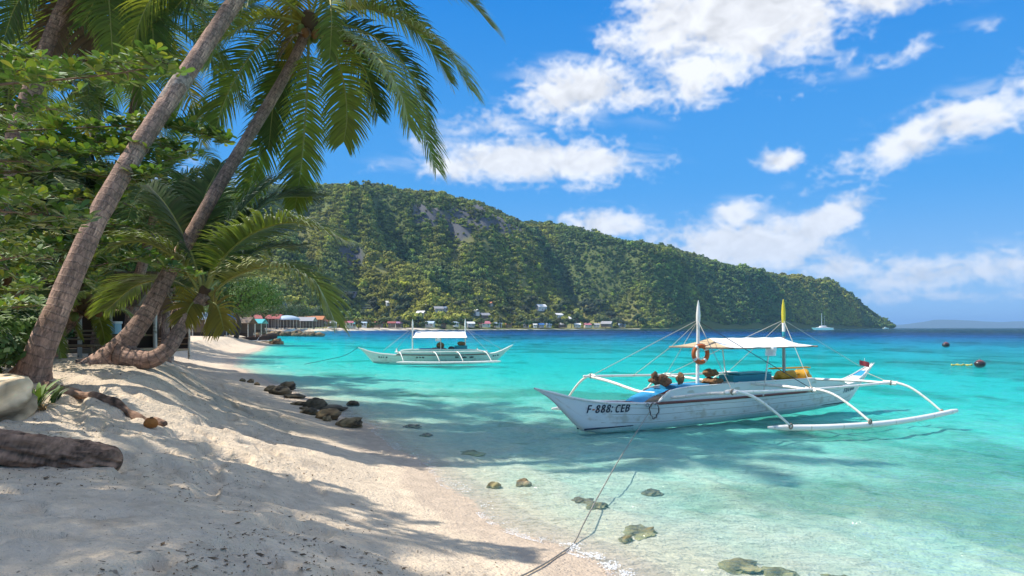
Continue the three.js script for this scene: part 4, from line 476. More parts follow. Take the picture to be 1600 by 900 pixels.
{ const q = at(1384, 512.6, 2000); const t = thing('motor_boat', 'speck of a white motor boat below the tip of the headland', 'boat', [q.x, 0, q.z]); part('hull', boxGeo(14, 2, 4, 0, 1, 0), boomMat, t); part('cabin', boxGeo(5, 2, 3, -1, 3, 0), boomMat, t); }
// --- mooring buoys
{ const mk = (u, v, r, lab) => { const d = EYE * F / (v - HORIZON), p = at(u, v, d), t = thing('mooring_buoy', lab, 'buoy', [p.x, 0, p.z], null); const g = new THREE.SphereGeometry(r, 20, 14); g.scale(1.15, .85, 1); g.translate(0, r * .3, 0); part('float', g, std({ color: lin(.035, .03, .035), roughness: .35 }), t); const c = new THREE.SphereGeometry(r * 1.01, 16, 6, 0, 6.28, 0, .75); c.scale(1.13, .86, 1); c.translate(0, r * .3, 0); part('red_cap', c, std({ color: lin(.25, .05, .05), roughness: .3 }), t); part('eye', new THREE.TorusGeometry(r * .2, r * .06, 6, 12).translate(0, r * 1.2, 0), steel, t); return [t, p]; };
  const [, p] = mk(1531, 571, .32, 'large dark red mooring buoy floating off the boat'); mk(1478, 540.5, .45, 'small dark mooring buoy far out toward the horizon'); const rope = []; for (let i = 0; i <= 20; i++) rope.push(V3(p.x - .5 - i * .075, .035 + .02 * Math.sin(i), p.z + .1 * Math.sin(i * .7))); tagged('floating_line', tubeGeo(rope, rope.map((_, i) => .035 + .02 * ((i * 7) % 3)), 6), std({ color: lin(.55, .48, .12), roughness: .8 }), 'short frayed yellow line floating beside the large buoy', 'rope'); }
// ------------------------------------------------------------------ rocks, driftwood, plants, huts
const rockBump = dataTex(256, (x, y) => { const f = fbmTile(x * 10, y * 10, 10, 5, .62); return [f, f, f]; });
const rockMat = (r, g, b) => std({ color: lin(r, g, b), vertexColors: true, bumpMap: rockBump, bumpScale: .03, roughness: .92 });
function stain(g, s = 3) { const p = g.attributes.position, c = []; for (let i = 0; i < p.count; i++) { const x = p.getX(i) * s, y = p.getY(i) * s, z = p.getZ(i) * s, a = fbm(x * 2 + z * 1.3, y * 3 + z * 1.7, 4, .6), b = fbm(x * 7 - z * 4, y * 8 + z * 5, 3), k = clamp(.17 + .55 * (a - .45) + .25 * (b - .5) - smooth(.62, .72, b) * .08, .03, .5); c.push(k * 1.05, k * .98, k * .86); } g.setAttribute('color', new THREE.Float32BufferAttribute(c, 3)); return g; }
const rockDark = rockMat(.58, .50, .36), rockTan = rockMat(1.35, 1.05, .62), rockPale = rockMat(3.0, 2.45, 1.75), rockMoss = rockMat(1.3, 1.2, .62), rockBrown = rockMat(1.0, .76, .46);
function rock(seed, u, v, d, sx, sy, sz, mat, label, group, turn = 0, sink = .25) { const x = (u - 800) / F * d, y = groundHeight(x, d); const g = lump(seed, sx, sy, sz, .55, 4); const p = g.attributes.position; for (let i = 0; i < p.count; i++) { const n = (fbm(p.getX(i) / sx * 3.1 + seed, p.getZ(i) / sz * 3.1 + p.getY(i) / sy * 2.3, 4, .6) - .5) * .35; p.setXYZ(i, p.getX(i) * (1 + n), p.getY(i) * (1 + n), p.getZ(i) * (1 + n)); } g.computeVertexNormals(); g.rotateY(turn); g.translate(x, y + sy * (.75 - sink), -d); return tagged('shore_rock', stain(g, 1.5 / (sx + sy)), mat, label, 'rock', group); }
const gd = (u, v) => { let d = 20; for (let i = 0; i < 40; i++) { const x = (u - 800) / F * d, y = groundHeight(x, d); d = lerp(d, (EYE - Math.max(y, 0)) * F / (v - HORIZON), .5); } return d; };   // distance where a pixel's ray meets sand or sea level
{ const R = rng(9), list = [[424, 612, 14, 8, rockDark, 'small dark rock at the upper end of the rock line'], [437, 617, 22, 12, rockDark, 'broad dark rock at the upper end of the shoreline rocks'], [450, 609, 18, 11, rockDark, 'dark rock leaning on the broad one at the upper end'], [462, 622, 20, 6, rockDark, 'flat dark rock below the upper pair'], [468, 633, 16, 5, rockBrown, 'flat brown slab half buried in the sand amid the rocks'], [392, 598, 7, 5, rockBrown, 'small brown stone beyond the upper end of the rock line'], [402, 602, 6, 4, rockBrown, 'smallest brown stone beyond the rock line'], [379, 596, 6, 4, rockBrown, 'brown stone farthest along the beach'],
  [492, 638, 22, 14, rockDark, 'tall dark rock in the middle of the rock line'], [484, 648, 18, 9, rockDark, 'dark rough rock below the tall one'], [520, 641, 32, 7, rockDark, 'long low dark rock reaching into the water'], [552, 632, 14, 8, rockDark, 'lone dark rock standing in the water'], [513, 655, 26, 14, rockBrown, 'large brown rock above the tan boulder'], [511, 658, 9, 7, rockTan, 'small rounded tan stone in front of the large brown rock'], [548, 667, 28, 12, rockTan, 'tan wedge-shaped boulder at the water edge'], [475, 640, 9, 4, rockBrown, 'small stone between the slab and the dark rough rock']];
  list.forEach(([u, v, w, h, m, lab], i) => { const d = gd(u, v), k = d / F; rock(50 + i, u, v, d, w * k * .74, h * k * .72, w * k * .6, m, lab, 'rocks along the waterline', R() * .8 - .4, .15); });
  const wet = [[772, 757, 15, 8, rockMoss, 'mossy green rock breaking the surface in the shallows'], [818, 751, 16, 5, rockTan, 'pale flat rock beside the mossy rock in the shallows'], [910, 775, 22, 5, rockBrown, 'submerged brown rock under the mooring rope'], [935, 786, 22, 4, rockMoss, 'submerged greenish rock beside the brown one under the rope'], [1000, 826, 34, 7, rockMoss, 'long submerged mossy slab below the rope'], [978, 838, 18, 4, rockMoss, 'small submerged mossy stone in front of the long slab'], [1018, 758, 22, 4, rockBrown, 'dark submerged stone in the shade below the boat'], [1160, 878, 40, 7, rockMoss, 'wide flat mossy rock under clear water'], [1222, 884, 36, 7, rockMoss, 'mossy rock next to the wide flat one under clear water'], [1320, 905, 60, 14, rockMoss, 'large olive rock at the edge of the shallows'], [645, 664, 16, 4, rockDark, 'dark wet stone just off the tan boulder'], [668, 677, 14, 3, rockBrown, 'flat brown stone in the shallows off the boulder'], [735, 703, 26, 4, rockMoss, 'flat greenish rock in the shallows along the palm shadow']];
  wet.forEach(([u, v, w, h, m, lab], i) => { const d = EYE * F / (v - HORIZON), k = d / F, x = (u - 800) / F * d, top = i < 2 ? h * k * .5 : -.10, y = groundHeight(x, d); const sy = Math.max(.04, i < 2 ? (top - y) / 1.25 : (top - y) * .62); const g = lump(90 + i, w * k * .75, sy, w * k * .8, i < 2 ? .45 : 1.0, 4); stain(g, 2); g.translate(x, y + sy * .25, -d); tagged('reef_rock', g, m, lab, 'rock', 'rocks in the shallows'); });
}
{ // pale boulder by the stout palm
  const d = 10.4, x = (-8 - 800) / F * d, y = groundHeight(x, d), g = lump(7, .52, .46, .44, .3, 6), p = g.attributes.position;
  for (let i = 0; i < p.count; i++) { let a = p.getX(i), b = p.getY(i), c = p.getZ(i); const n = (fbm(a * 3 + 3 + c * 2, b * 3 + c * 2.4, 5, .6) - .5) * .42, pit = smooth(.60, .74, fbm(a * 9 + c * 6, b * 11 - c * 5, 3)) * .10; a *= 1 + n - pit; c *= 1 + n - pit; b *= 1 + n * .6 - pit; if (b > .26) b = .26 + (b - .26) * .3; p.setXYZ(i, a, b, c); }
  g.computeVertexNormals(); stain(g, 2.4); g.translate(x, y + .26, -d); tagged('boulder', g, rockPale, 'pale pitted limestone boulder at the foot of the stout palm', 'boulder'); }
// driftwood
const woodBump = dataTex(256, (x, y) => { const f = fbmTile(x * 40, y * 5, 5, 4, .6) * .6 + fbmTile(x * 9, y * 9, 9, 4) * .4; return [f, f, f]; });
const drift = std({ color: lin(1.25, .80, .60), vertexColors: true, bumpMap: woodBump, bumpScale: .02, roughness: 1 });
{ const d = 8.0, g = (u, dd) => { const x = (u - 800) / F * dd; return V3(x, groundHeight(x, dd), -dd); }, pts = spline([g(-120, 7.5).add(V3(0, .14, 0)), g(0, 7.75).add(V3(0, .16, 0)), g(100, 8.05).add(V3(0, .17, 0)), g(192, 8.35).add(V3(0, .14, 0))], 150); tagged('driftwood_log', stain(tubeGeo(pts, pts.map((_, i) => (.215 - .00016 * i) * (i > 138 ? Math.sqrt(Math.max(.02, 1 - ((i - 138) / 12.2) ** 2)) : 1)), 44, (a, w, L) => 1 + (fbm(Math.cos(w) * 1.6 + L * .9, Math.sin(w) * 1.6 + L * 2, 6, .62) - .5) * .75 + (fbm(Math.cos(w) * 6 + L * 3, Math.sin(w) * 6 + L * 5, 3) - .5) * .16 - .26 * smooth(.62, .76, fbm(Math.cos(w) * 2 + L * 2.2 + 5, Math.sin(w) * 2 + 8, 3)) - .13 * smooth(.5, .9, 1 - Math.abs(fbm(Math.cos(w) * 5 + L * .5, Math.sin(w) * 5 + L * .4 + 9, 3) * 2 - 1))), 5), drift, 'thick dark rotting driftwood log lying on the near sand', 'log'); }
{ const q = (u, v, d) => { const x = (u - 800) / F * d; return V3(x, groundHeight(x, d) + .05, -d); }, pts = spline([q(70, 605, 12.2), q(120, 610, 11.8), q(170, 620, 11.5), q(215, 622, 11.3), q(258, 633, 11.0)], 90); tagged('driftwood_log', stain(tubeGeo(pts, pts.map((_, i) => .085 + .012 * Math.sin(i * .4) - i * .0004), 16, (a, w, L) => 1 + (fbm(Math.cos(w) * 1.5 + L * 2, Math.sin(w) * 1.5 + L * 3, 4, .6) - .5) * .9), 3), drift, 'slim half-buried driftwood pole above the thick log', 'log'); }
{ const d = gd(236, 668), x = (236 - 800) / F * d, t = thing('coconut_husk', 'orange-brown coconut husk lying alone on the sunlit sand', 'coconut', [x, groundHeight(x, d) + .06, -d]); part('husk', lump(71, .10, .085, .09, .12), std({ color: lin(.36, .13, .025), roughness: .9, bumpMap: fuzz, bumpScale: .02 }), t); part('stem_scar', new THREE.CylinderGeometry(.02, .025, .02, 8).translate(0.02, .085, .02), fibre, t); }
{ const d = gd(137, 728), x = (137 - 800) / F * d; tagged('fallen_leaf', lump(72, .075, .03, .06, .4).translate(x, groundHeight(x, d) + .02, -d), std({ color: lin(.28, .20, .05), roughness: 1 }), 'curled dry yellow-brown leaf on the sand below the thick log', 'leaf'); }
// litter: twigs, husk bits and leaf crumbs on the dry sand
{ const R = rng(33), shapes = []; const leaf = geoOf([-.5, 0, 0, 0, .06, .22, .5, .10, 0, 0, .03, -.22], [0, 1, 2, 0, 2, 3]); shapes.push(leaf, rod(V3(-.5, .02, 0), V3(.5, .05, .1), .05, .03, 4), new THREE.TetrahedronGeometry(.35, 0)); const mats = [std({ color: 0xffffff, roughness: 1, side: THREE.DoubleSide })];
  shapes.forEach((s, k) => { const list = []; for (let i = 0; i < 9200 && list.length < [2200, 800, 4600][k]; i++) { const d = 3.6 + Math.pow(R(), 1.5) * 26, x = lerp(-.8 * d, .15 * d, R()), sd = shoreDist(x, d); if (sd < 1.15 || sd > 9 || (sd < 2.2 && R() < .5) || vnoise(x * 1.1 + 7, d * 1.1) < .28 + R() * .3) continue; list.push([x, d]); } const im = new THREE.InstancedMesh(s, mats[0], list.length), M = new THREE.Matrix4(), Q = new THREE.Quaternion(), E = new THREE.Euler(), c = new THREE.Color(); list.forEach(([x, d], i) => { const z = (k === 0 ? .034 : k === 1 ? .034 : .014) * (.5 + R() * R() * 2.2); E.set((R() - .5) * .5, R() * 6.28, (R() - .5) * .5); M.compose(V3(x, groundHeight(x, d) + .006, -d), Q.setFromEuler(E), V3(z, z, z)); im.setMatrixAt(i, M); const w = R(); c.setRGB(.06 + .16 * w, .04 + .10 * w, .025 + .045 * w); im.setColorAt(i, c); }); im.name = numbered('beach_litter'); im.userData.kind = 'stuff'; im.castShadow = im.receiveShadow = true; scene.add(im); }); }
// foam and fine bubbles where the ripple runs out on the sand
{ const R = rng(44), list = []; const add = (x, d, s) => list.push([x, d, s]); for (let i = 0; i < 7000; i++) { const k = 3 + Math.floor(R() * 10), t = R(), a = SHORE[k], b = SHORE[k + 1], x0 = lerp(a[0], b[0], t), d0 = lerp(a[1], b[1], t); let lo = -1.2, hi = 1.2; const L = Math.hypot(b[0] - a[0], b[1] - a[1]), nx = -(b[1] - a[1]) / L, nd = (b[0] - a[0]) / L; for (let j = 0; j < 12; j++) { const m = (lo + hi) / 2; if (groundHeight(x0 + nx * m, d0 + nd * m) > .004) hi = m; else lo = m; } const o = hi - R() * R() * .30, x = x0 + nx * o, d = d0 + nd * o, q = vnoise(x * 1.3 + 5, d * 1.3); if (q < .34 || vnoise(x * 7, d * 7) < .45) continue; add(x, d, .002 + R() * .0045); } for (let i = 0; i < 1500; i++) { const t = R(), x = lerp(.66, 1.35, t) + (R() - .5) * (.06 + .34 * R()), d = lerp(9.0, 7.5, t) + (R() - .5) * (.06 + .14 * R()); if (vnoise(x * 11, d * 11) < .5) continue; add(x, d, .003 + R() * R() * .009); } for (let i = 0; i < 500; i++) { const k = Math.floor(R() * 6) + 6, t = R(), a = SHORE[k], b = SHORE[k + 1], x = lerp(a[0], b[0], t) + .12 + (R() - .5) * .25, d = lerp(a[1], b[1], t) + (R() - .5) * .3; if (vnoise(x * 2.2, d * 2.2) < .55) continue; add(x, d, .004 + R() * .008); }
  const g = new THREE.IcosahedronGeometry(1, 1); g.scale(1, .35, 1); const im = new THREE.InstancedMesh(g, std({ color: lin(.80, .82, .83), roughness: .6 }), list.length), M = new THREE.Matrix4(); list.forEach(([x, d, s], i) => { M.makeScale(s, s, s).setPosition(x, Math.max(.012, groundHeight(x, d)) + s * .15, -d); im.setMatrixAt(i, M); }); im.name = numbered('wave_foam'); im.userData.kind = 'stuff'; scene.add(im); }
// ---- sea almond: level branches with rosettes of broad leaves
{
  const leafGeo = (() => { const pos = [], idx = [], prof = [[0, .02], [.2, .07], [.45, .17], [.7, .24], [.88, .19], [1, .03]]; prof.forEach(([y, w]) => pos.push(-w, .05 * w + .03 * Math.sin(y * 3), y, 0, -.02 + .05 * Math.sin(y * 2.5), y, w, .05 * w + .03 * Math.sin(y * 3), y)); for (let i = 0; i < prof.length - 1; i++) { const a = i * 3; idx.push(a, a + 1, a + 3, a + 1, a + 4, a + 3, a + 1, a + 2, a + 4, a + 2, a + 5, a + 4); } return geoOf(pos, idx); })();
  const tones = [[.13, .245, .018], [.085, .18, .02], [.21, .30, .018], [.28, .31, .02]], mats = tones.map((c) => phys({ color: lin(...c), roughness: .85, transmission: .45, thickness: 0, side: THREE.DoubleSide })), twig = std({ color: lin(.20, .14, .10), roughness: 1 });
  const base = V3((-150 - 800) / F * 10, 0, -10); base.y = groundHeight(base.x, 10); const t = thing('sea_almond_tree', 'sea almond tree with level branches of broad glossy leaves reaching over the palms', 'tree', base.toArray()), R = rng(88), all = [];
  const rel = (u, v, d) => at(u, v, d).sub(base), trunkTop = rel(-140, 60, 10); part('trunk', tubeGeo(spline([V3(0, -.3, 0), V3(.1, 1.5, 0), trunkTop.clone().multiplyScalar(.65), trunkTop], 20), Array.from({ length: 21 }, (_, i) => .2 - i * .006), 10), twig, t);
  const branch = (pts, dense = 1, sz = 1) => { const c = spline(pts, 30); part('branch', tubeGeo(c, c.map((_, i) => .022 - i * .00062), 6), twig, t); let L = 0; for (let i = 1; i < c.length; i++) L += c[i].distanceTo(c[i - 1]); const n = Math.round(L * 17 * dense); for (let i = 0; i < n; i++) { const a = .12 + .88 * (i + R()) / n, p = c[Math.min(29, Math.floor(a * 30))].clone().lerp(c[Math.min(30, Math.floor(a * 30) + 1)], (a * 30) % 1), off = V3((R() - .5) * .28, (R() - .42) * .20, (R() - .5) * .6), q = p.clone().add(off); if (off.length() > .12 && R() < .6) part('twig', rod(p, q, .007, .004, 4), twig, t); const m = 5 + Math.floor(R() * 4), r0 = R() * 6.28, tilt = (R() - .5) * .8, tz = (R() - .5) * .8; for (let k = 0; k < m; k++) { const y = r0 + k / m * 6.28; all.push([q, y, .35 + R() * .6, tilt, tz, (.085 + R() * .12) * sz]); } } };
  const B = (l, d, ...r) => branch(l.map(([u, v, e = 0]) => rel(u, v, d + e)), ...r);
  B([[-140, 150], [0, 132, -.3], [120, 122, -.6], [200, 112, -.8], [268, 97, -.9]], 9.6, 1.4); B([[-140, 170], [-20, 118], [60, 110], [130, 104]], 9.9, 1.2); B([[-140, 210], [0, 205], [120, 200], [240, 196, .3], [300, 205, .3], [358, 222, .3]], 14.6, 1.1, 1.3); B([[-140, 230], [20, 232], [120, 236], [235, 238]], 14.2, 1.2, 1.3); B([[-140, 280], [0, 270], [100, 268], [200, 280], [250, 276]], 14.0, 1.1, 1.3); B([[-140, 320], [0, 330], [70, 336], [140, 345]], 9.0, 1.4); B([[-120, 380], [0, 360], [60, 350], [110, 360]], 9.4, 1.3); B([[-120, 250], [40, 300], [120, 310], [180, 318]], 14.0, 1.1, 1.3);
  B([[60, 440], [140, 418], [220, 404], [292, 424]], 14.8, 1.2, 1.3); B([[150, 300], [230, 330], [280, 338], [330, 330]], 19.8, .9, 1.4); B([[-120, 420], [-20, 410], [40, 400], [85, 405]], 10.8, 1.2); B([[-140, 190], [-40, 165], [30, 175], [90, 170]], 10.4, 1.2); B([[-120, 300], [-20, 380], [30, 440], [60, 450]], 11.6, 1.1); B([[120, 300], [190, 300], [230, 262], [300, 240]], 14.4, 1.0, 1.3); B([[-140, 120], [-60, 90], [0, 85], [60, 92]], 10.2, 1.4); B([[-140, 260], [-60, 250], [20, 252], [90, 258]], 9.4, 1.4); B([[-140, 360], [-60, 300], [0, 296], [60, 305]], 10.6, 1.4); B([[-120, 440], [-40, 470], [20, 480], [60, 478]], 12.2, 1.3); B([[-60, 380], [60, 385], [110, 392], [160, 380]], 14.6, 1.2, 1.3); B([[0, 480], [60, 440], [100, 425], [150, 440]], 14.2, 1.2); B([[60, 230], [150, 222], [220, 226], [290, 236]], 14.8, 1.2, 1.3); B([[130, 350], [190, 352], [240, 365], [290, 372]], 20, 1.0, 1.4);
  // the largest leaves as parts of their own, the rest as one mass
  const M = new THREE.Matrix4(), Q = new THREE.Quaternion(), E = new THREE.Euler(); const fit = ([q, y, el, ax, az, s], o) => { E.set(0, y, 0); const a = new THREE.Quaternion().setFromEuler(E), b = new THREE.Quaternion().setFromAxisAngle(V3(1, 0, 0), -el + .3), w = new THREE.Quaternion().setFromEuler(new THREE.Euler(ax, 0, az)); Q.copy(w).multiply(a).multiply(b); M.compose(q, Q, V3(s, s, s)); return M; };
  const order = all.map((l, i) => [l[5] / (-(l[0].z + base.z)), i, l[0].x + base.x > -.72 * -(l[0].z + base.z)]).filter((o) => o[2]).sort((a, b) => b[0] - a[0]).slice(0, 300).map((o) => o[1]), chosen = new Set(order);
  order.forEach((i) => { const m = part('leaf', leafGeo, mats[Math.floor(R() * 3.2)], t); fit(all[i]).decompose(m.position, m.quaternion, m.scale); });
  mats.forEach((mt, k) => { const list = all.filter((_, i) => !chosen.has(i) && Math.floor(hash2(i, 5) * 3.25) === k); if (!list.length) return; const im = new THREE.InstancedMesh(leafGeo, mt, list.length); list.forEach((l, i) => im.setMatrixAt(i, fit(l))); im.name = 'leaves'; im.userData.kind = 'stuff'; im.castShadow = im.receiveShadow = true; t.add(im); }); console.log('almond leaves', all.length);
}
// ---- leafy clumps at the boulder and hut corner
function blades(t, R, n, len, w, tone, name, lean = .9) { for (let i = 0; i < n; i++) { const a = R() * 6.28, l = len * (.6 + R() * .5), pos = [], idx = [], S = 6; let p = V3((R() - .5) * .08, 0, (R() - .5) * .08), d = V3(Math.cos(a) * .35, 1, Math.sin(a) * .35).normalize(); const sd = V3(-Math.sin(a), 0, Math.cos(a)); for (let s = 0; s <= S; s++) { const ww = w * Math.sin(Math.PI * Math.min(1, .15 + .85 * s / S)) * .5 + .003; pos.push(p.x - sd.x * ww, p.y, p.z - sd.z * ww, p.x, p.y - ww * .25, p.z, p.x + sd.x * ww, p.y, p.z + sd.z * ww); if (s < S) { const q = s * 3; idx.push(q, q + 1, q + 3, q + 1, q + 4, q + 3, q + 1, q + 2, q + 4, q + 2, q + 5, q + 4); } p = p.clone().addScaledVector(d, l / S); d = d.clone().add(V3(Math.cos(a) * .10 * lean, -.20 * lean, Math.sin(a) * .10 * lean)).normalize(); } part(name, geoOf(pos, idx), tone, t); } }
{ const lime = phys({ color: lin(.13, .22, .02), roughness: .8, transmission: .35, thickness: 0, side: THREE.DoubleSide }), mid = phys({ color: lin(.06, .13, .015), roughness: .8, transmission: .35, thickness: 0, side: THREE.DoubleSide });
  const put = (u, d) => { const x = (u - 800) / F * d; return [x, groundHeight(x, d) - .02, -d]; };
  let t = thing('beach_lily', 'spiky green beach lily growing between boulder and stout palm', 'plant', put(58, 10.9)); blades(t, rng(1), 22, .62, .07, lime, 'leaf'); t = thing('beach_lily', 'smaller low beach lily on the sand in front of the stout palm', 'plant', put(82, 11.4)); blades(t, rng(2), 14, .38, .06, mid, 'leaf'); t = thing('grass_tuft', 'dry straw tuft hanging below the beach lily', 'plant', put(68, 10.7)); blades(t, rng(6), 26, .26, .012, std({ color: lin(.30, .20, .09), roughness: 1, side: THREE.DoubleSide }), 'blade', 1.6);
  const bush = (u, d, h, s, lab, seed, m) => { const t = thing('shrub', lab, 'shrub', put(u, d)), [a, b] = leafTree(seed, h, s, 2600, .075, 8); part('stems', a, barkMat, t); part('foliage', b, m, t); }; bush(8, 14.2, 1.0, 1.3, 'bright leafy shrub behind the boulder', 301, lime); bush(-30, 12.5, .9, 1.4, 'leafy shrub left of the boulder', 302, mid); bush(28, 17, 1.5, 1.6, 'dark leafy shrub behind the stout palm', 303, mid); bush(72, 22, 1.2, 1.2, 'dark shrub at the corner of the thatched hut', 304, mid); bush(-60, 16, 3.4, 4, 'tall dark thicket left of the hut', 305, mid); bush(60, 30, 5, 6, 'tall leafy thicket behind the thatched hut', 306, mid); bush(230, 36, 6, 7, 'broad leafy thicket behind the open shelter', 307, mid); bush(150, 32, 5.5, 6, 'bright leafy thicket between the huts', 308, lime); }
// ---- huts
const bamboo = std({ map: wearTex([.62, .52, .40], [.38, .30, .22], .9), roughness: .8 }), paleWood = std({ map: wearTex([.86, .82, .75], [.58, .52, .44], .9), roughness: .85 }), darkWood = std({ color: lin(.07, .05, .035), roughness: 1 }), thatchMat = std({ color: lin(.22, .15, .09), roughness: 1 });
function thatch(t, w, d, h, y, seed, mat = thatchMat) { const R = rng(seed), straws = []; const slab = new THREE.Shape(); slab.moveTo(-d / 2, 0); slab.lineTo(0, h); slab.lineTo(d / 2, 0); slab.lineTo(d / 2 - .1, -.05); slab.lineTo(0, h - .14); slab.lineTo(-d / 2 + .1, -.05); const g = new THREE.ExtrudeGeometry(slab, { depth: w, bevelEnabled: false }); g.translate(0, 0, -w / 2); g.rotateY(Math.PI / 2); g.translate(0, y, 0); const roof = part('roof', g, mat, t); for (let i = 0; i < 700; i++) { const x = (R() - .5) * w * 1.02, q = R() < .5 ? -1 : 1, a = R(), z0 = q * a * d / 2, y0 = y + h * (1 - a) + .03, l = .35 + R() * .3, dz = q * d / 2 / Math.hypot(d / 2, h), dy = -h / Math.hypot(d / 2, h); straws.push(rod(V3(x, y0, z0), V3(x + (R() - .5) * .12, y0 + dy * l - .02, z0 + dz * l), .016, .006, 3)); } part('straw', join(straws), mat, roof, 'stuff'); }
function hut(label, u, D, w, d, eave, turn, seed, rails) { const x = (u - 800) / F * D, t = thing('thatched_hut', label, 'hut', [x, groundHeight(x, D) - .05, -D]); t.rotation.y = turn; const R = rng(seed); thatch(t, w + 1.0, d + 1.2, 1.2, eave, seed); const n = Math.round(w / 1.25); for (let i = 0; i <= n; i++) for (const q of [-1, 1]) part('post', tubeGeo([V3(-w / 2 + i * w / n, -.3, q * d / 2), V3(-w / 2 + i * w / n + (R() - .5) * .06, eave * .5, q * d / 2), V3(-w / 2 + i * w / n, eave + .2, q * d / 2)], [.075, .07, .062], 8), paleWood, t); part('floor', boxGeo(w, .12, d, 0, .28, 0), bamboo, t); for (const y of rails) { part('rail', rod(V3(-w / 2, y, d / 2 + .05), V3(w / 2, y + .02, d / 2 + .05), .035), bamboo, t); part('rail', rod(V3(-w / 2, y, -d / 2), V3(w / 2, y, -d / 2), .035), bamboo, t); } part('back_wall', boxGeo(w - .1, eave - .4, .08, 0, eave / 2 + .1, -d / 2 - .12), darkWood, t); return t; }
hut('thatched beach hut with pale posts behind the low young palm', 150, 25, 3.0, 2.4, 1.75, .12, 5, [.78]);
hut('open thatched shelter with slim rails between the two leaning palms', 243, 43, 2.9, 2.4, 1.85, .05, 6, [.6, .95]);
{ const mk = (u, D, lab, m) => { const x = (u - 800) / F * D, t = thing('bamboo_bench', lab, 'bench', [x, groundHeight(x, D), -D]); for (let i = 0; i < 5; i++) part('slat', rod(V3(-.7, .48 + .002 * i, -.2 + i * .1), V3(.7, .48, -.2 + i * .1), .04), m, t); for (const a of [-.6, .6]) for (const b of [-.18, .18]) part('leg', rod(V3(a, -.1, b), V3(a, .46, b), .035), m, t); for (let i = 0; i < 3; i++) part('back_slat', rod(V3(-.7, .68 + i * .13, -.28), V3(.7, .68 + i * .13, -.28), .03), m, t); }; mk(118, 23.2, 'bamboo bench in front of the thatched beach hut', bamboo); mk(246, 41, 'bamboo bench in front of the open thatched shelter', bamboo); }
{ const x = (170 - 800) / F * 24.2; const t = thing('foam_cooler', 'pale blue cooler on a ledge under the thatched beach hut', 'cooler', [x, groundHeight(x, 24.2) + .95, -24.2]); part('tub', boxGeo(.62, .34, .4), std({ color: lin(.32, .52, .60), roughness: .6 }), t); part('lid', boxGeo(.66, .07, .44, 0, .2, 0), boomMat, t); part('stand', boxGeo(.7, .75, .42, 0, -.56, 0), bamboo, t); }
// stalls along the beach farther on
function stall(label, u, v, D, w, h, roof, cat = 'stall', dome = false) { const p = at(u, v, D), t = thing('beach_stall', label, cat, [p.x, p.y, p.z], 'stalls along the beach'), d = w * .6; const n = Math.max(2, Math.round(w / 2)); for (let i = 0; i <= n; i++) for (const q of [-1, 1]) part('post', rod(V3(-w / 2 + i * w / n, -1.5, q * d / 2), V3(-w / 2 + i * w / n, h, q * d / 2), .09), paleWood, t); if (dome) part('roof', new THREE.SphereGeometry(w * .56, 20, 8, 0, 6.28, 0, Math.PI / 2).scale(1, .36, .7).translate(0, h, 0), roof, t); else { const s = new THREE.Shape(); s.moveTo(-d * .62, 0); s.lineTo(0, w * .16); s.lineTo(d * .62, 0); s.lineTo(d * .62, .18); s.lineTo(0, w * .16 + .2); s.lineTo(-d * .62, .18); part('roof', new THREE.ExtrudeGeometry(s, { depth: w * 1.1, bevelEnabled: false }).translate(0, 0, -w * .55).rotateY(Math.PI / 2).translate(0, h, 0), roof, t); } part('counter', boxGeo(w * .9, .9, .3, 0, .3, d * .3), darkWood, t); part('back_wall', boxGeo(w * .9, h, .15, 0, h / 2, -d * .45), wallMats.brown, t); return t; }
stall('platform shelter with brown sheet roof at the waterline past the bent palm', 366, 526, 150, 7, 2.6, roofMat.brown); stall('teal-edged shelter roof behind the platform shelter', 392, 519, 230, 8, 2.6, roofMat.teal); stall('dark open shelter with pale sheet roof right behind the bent palm', 318, 527, 110, 5.5, 2.6, roofMat.pale); stall('blue-tarped shelter between the bent palm and platform shelter', 338, 526, 130, 6, 3.0, roofMat.blue);
stall('red-roofed beach pavilion beyond the dark groyne', 418, 512, 430, 16, 5, roofMat.red); stall('purple-roofed beach pavilion between the red roof and blue dome', 434, 512, 440, 14, 4.2, roofMat.purple); stall('pale blue dome-roofed beach pavilion beyond the dark groyne', 449, 512, 430, 13, 4.5, roofMat.pale, 'pavilion', true); stall('grey-roofed pavilion next to the dome under the palm frond', 472, 512, 460, 15, 4, roofMat.grey); stall('orange-roofed pavilion behind the hanging palm frond', 488, 511, 520, 16, 5, roofMat.orange);
{ const p = at(424, 494, 480); house(p.x, p.y, p.z, 16, 5, 'blue', 'grey', 'bright blue-roofed house above the red-roofed beach pavilion'); }
{ // dark stone groyne
  const R = rng(70), t = thing('stone_groyne', 'dark stone groyne running into the water past the stalls', 'groyne', [(400 - 800) / F * 240, 0, -240]); const st = [rockDark, rockBrown]; for (let i = 0; i < 70; i++) { const a = Math.pow(R(), 1.4), x = a * 26 - 6, y = (1 - a) * (R() * 1.6) + .1; part('stone', stain(lump(400 + (i % 9), .9 + R() * .8, .7 + R() * .5, .9 + R() * .6, .5, 1), .5).translate(x, y, -a * 6 + (R() - .5) * 3), st[i % 2], t); } }
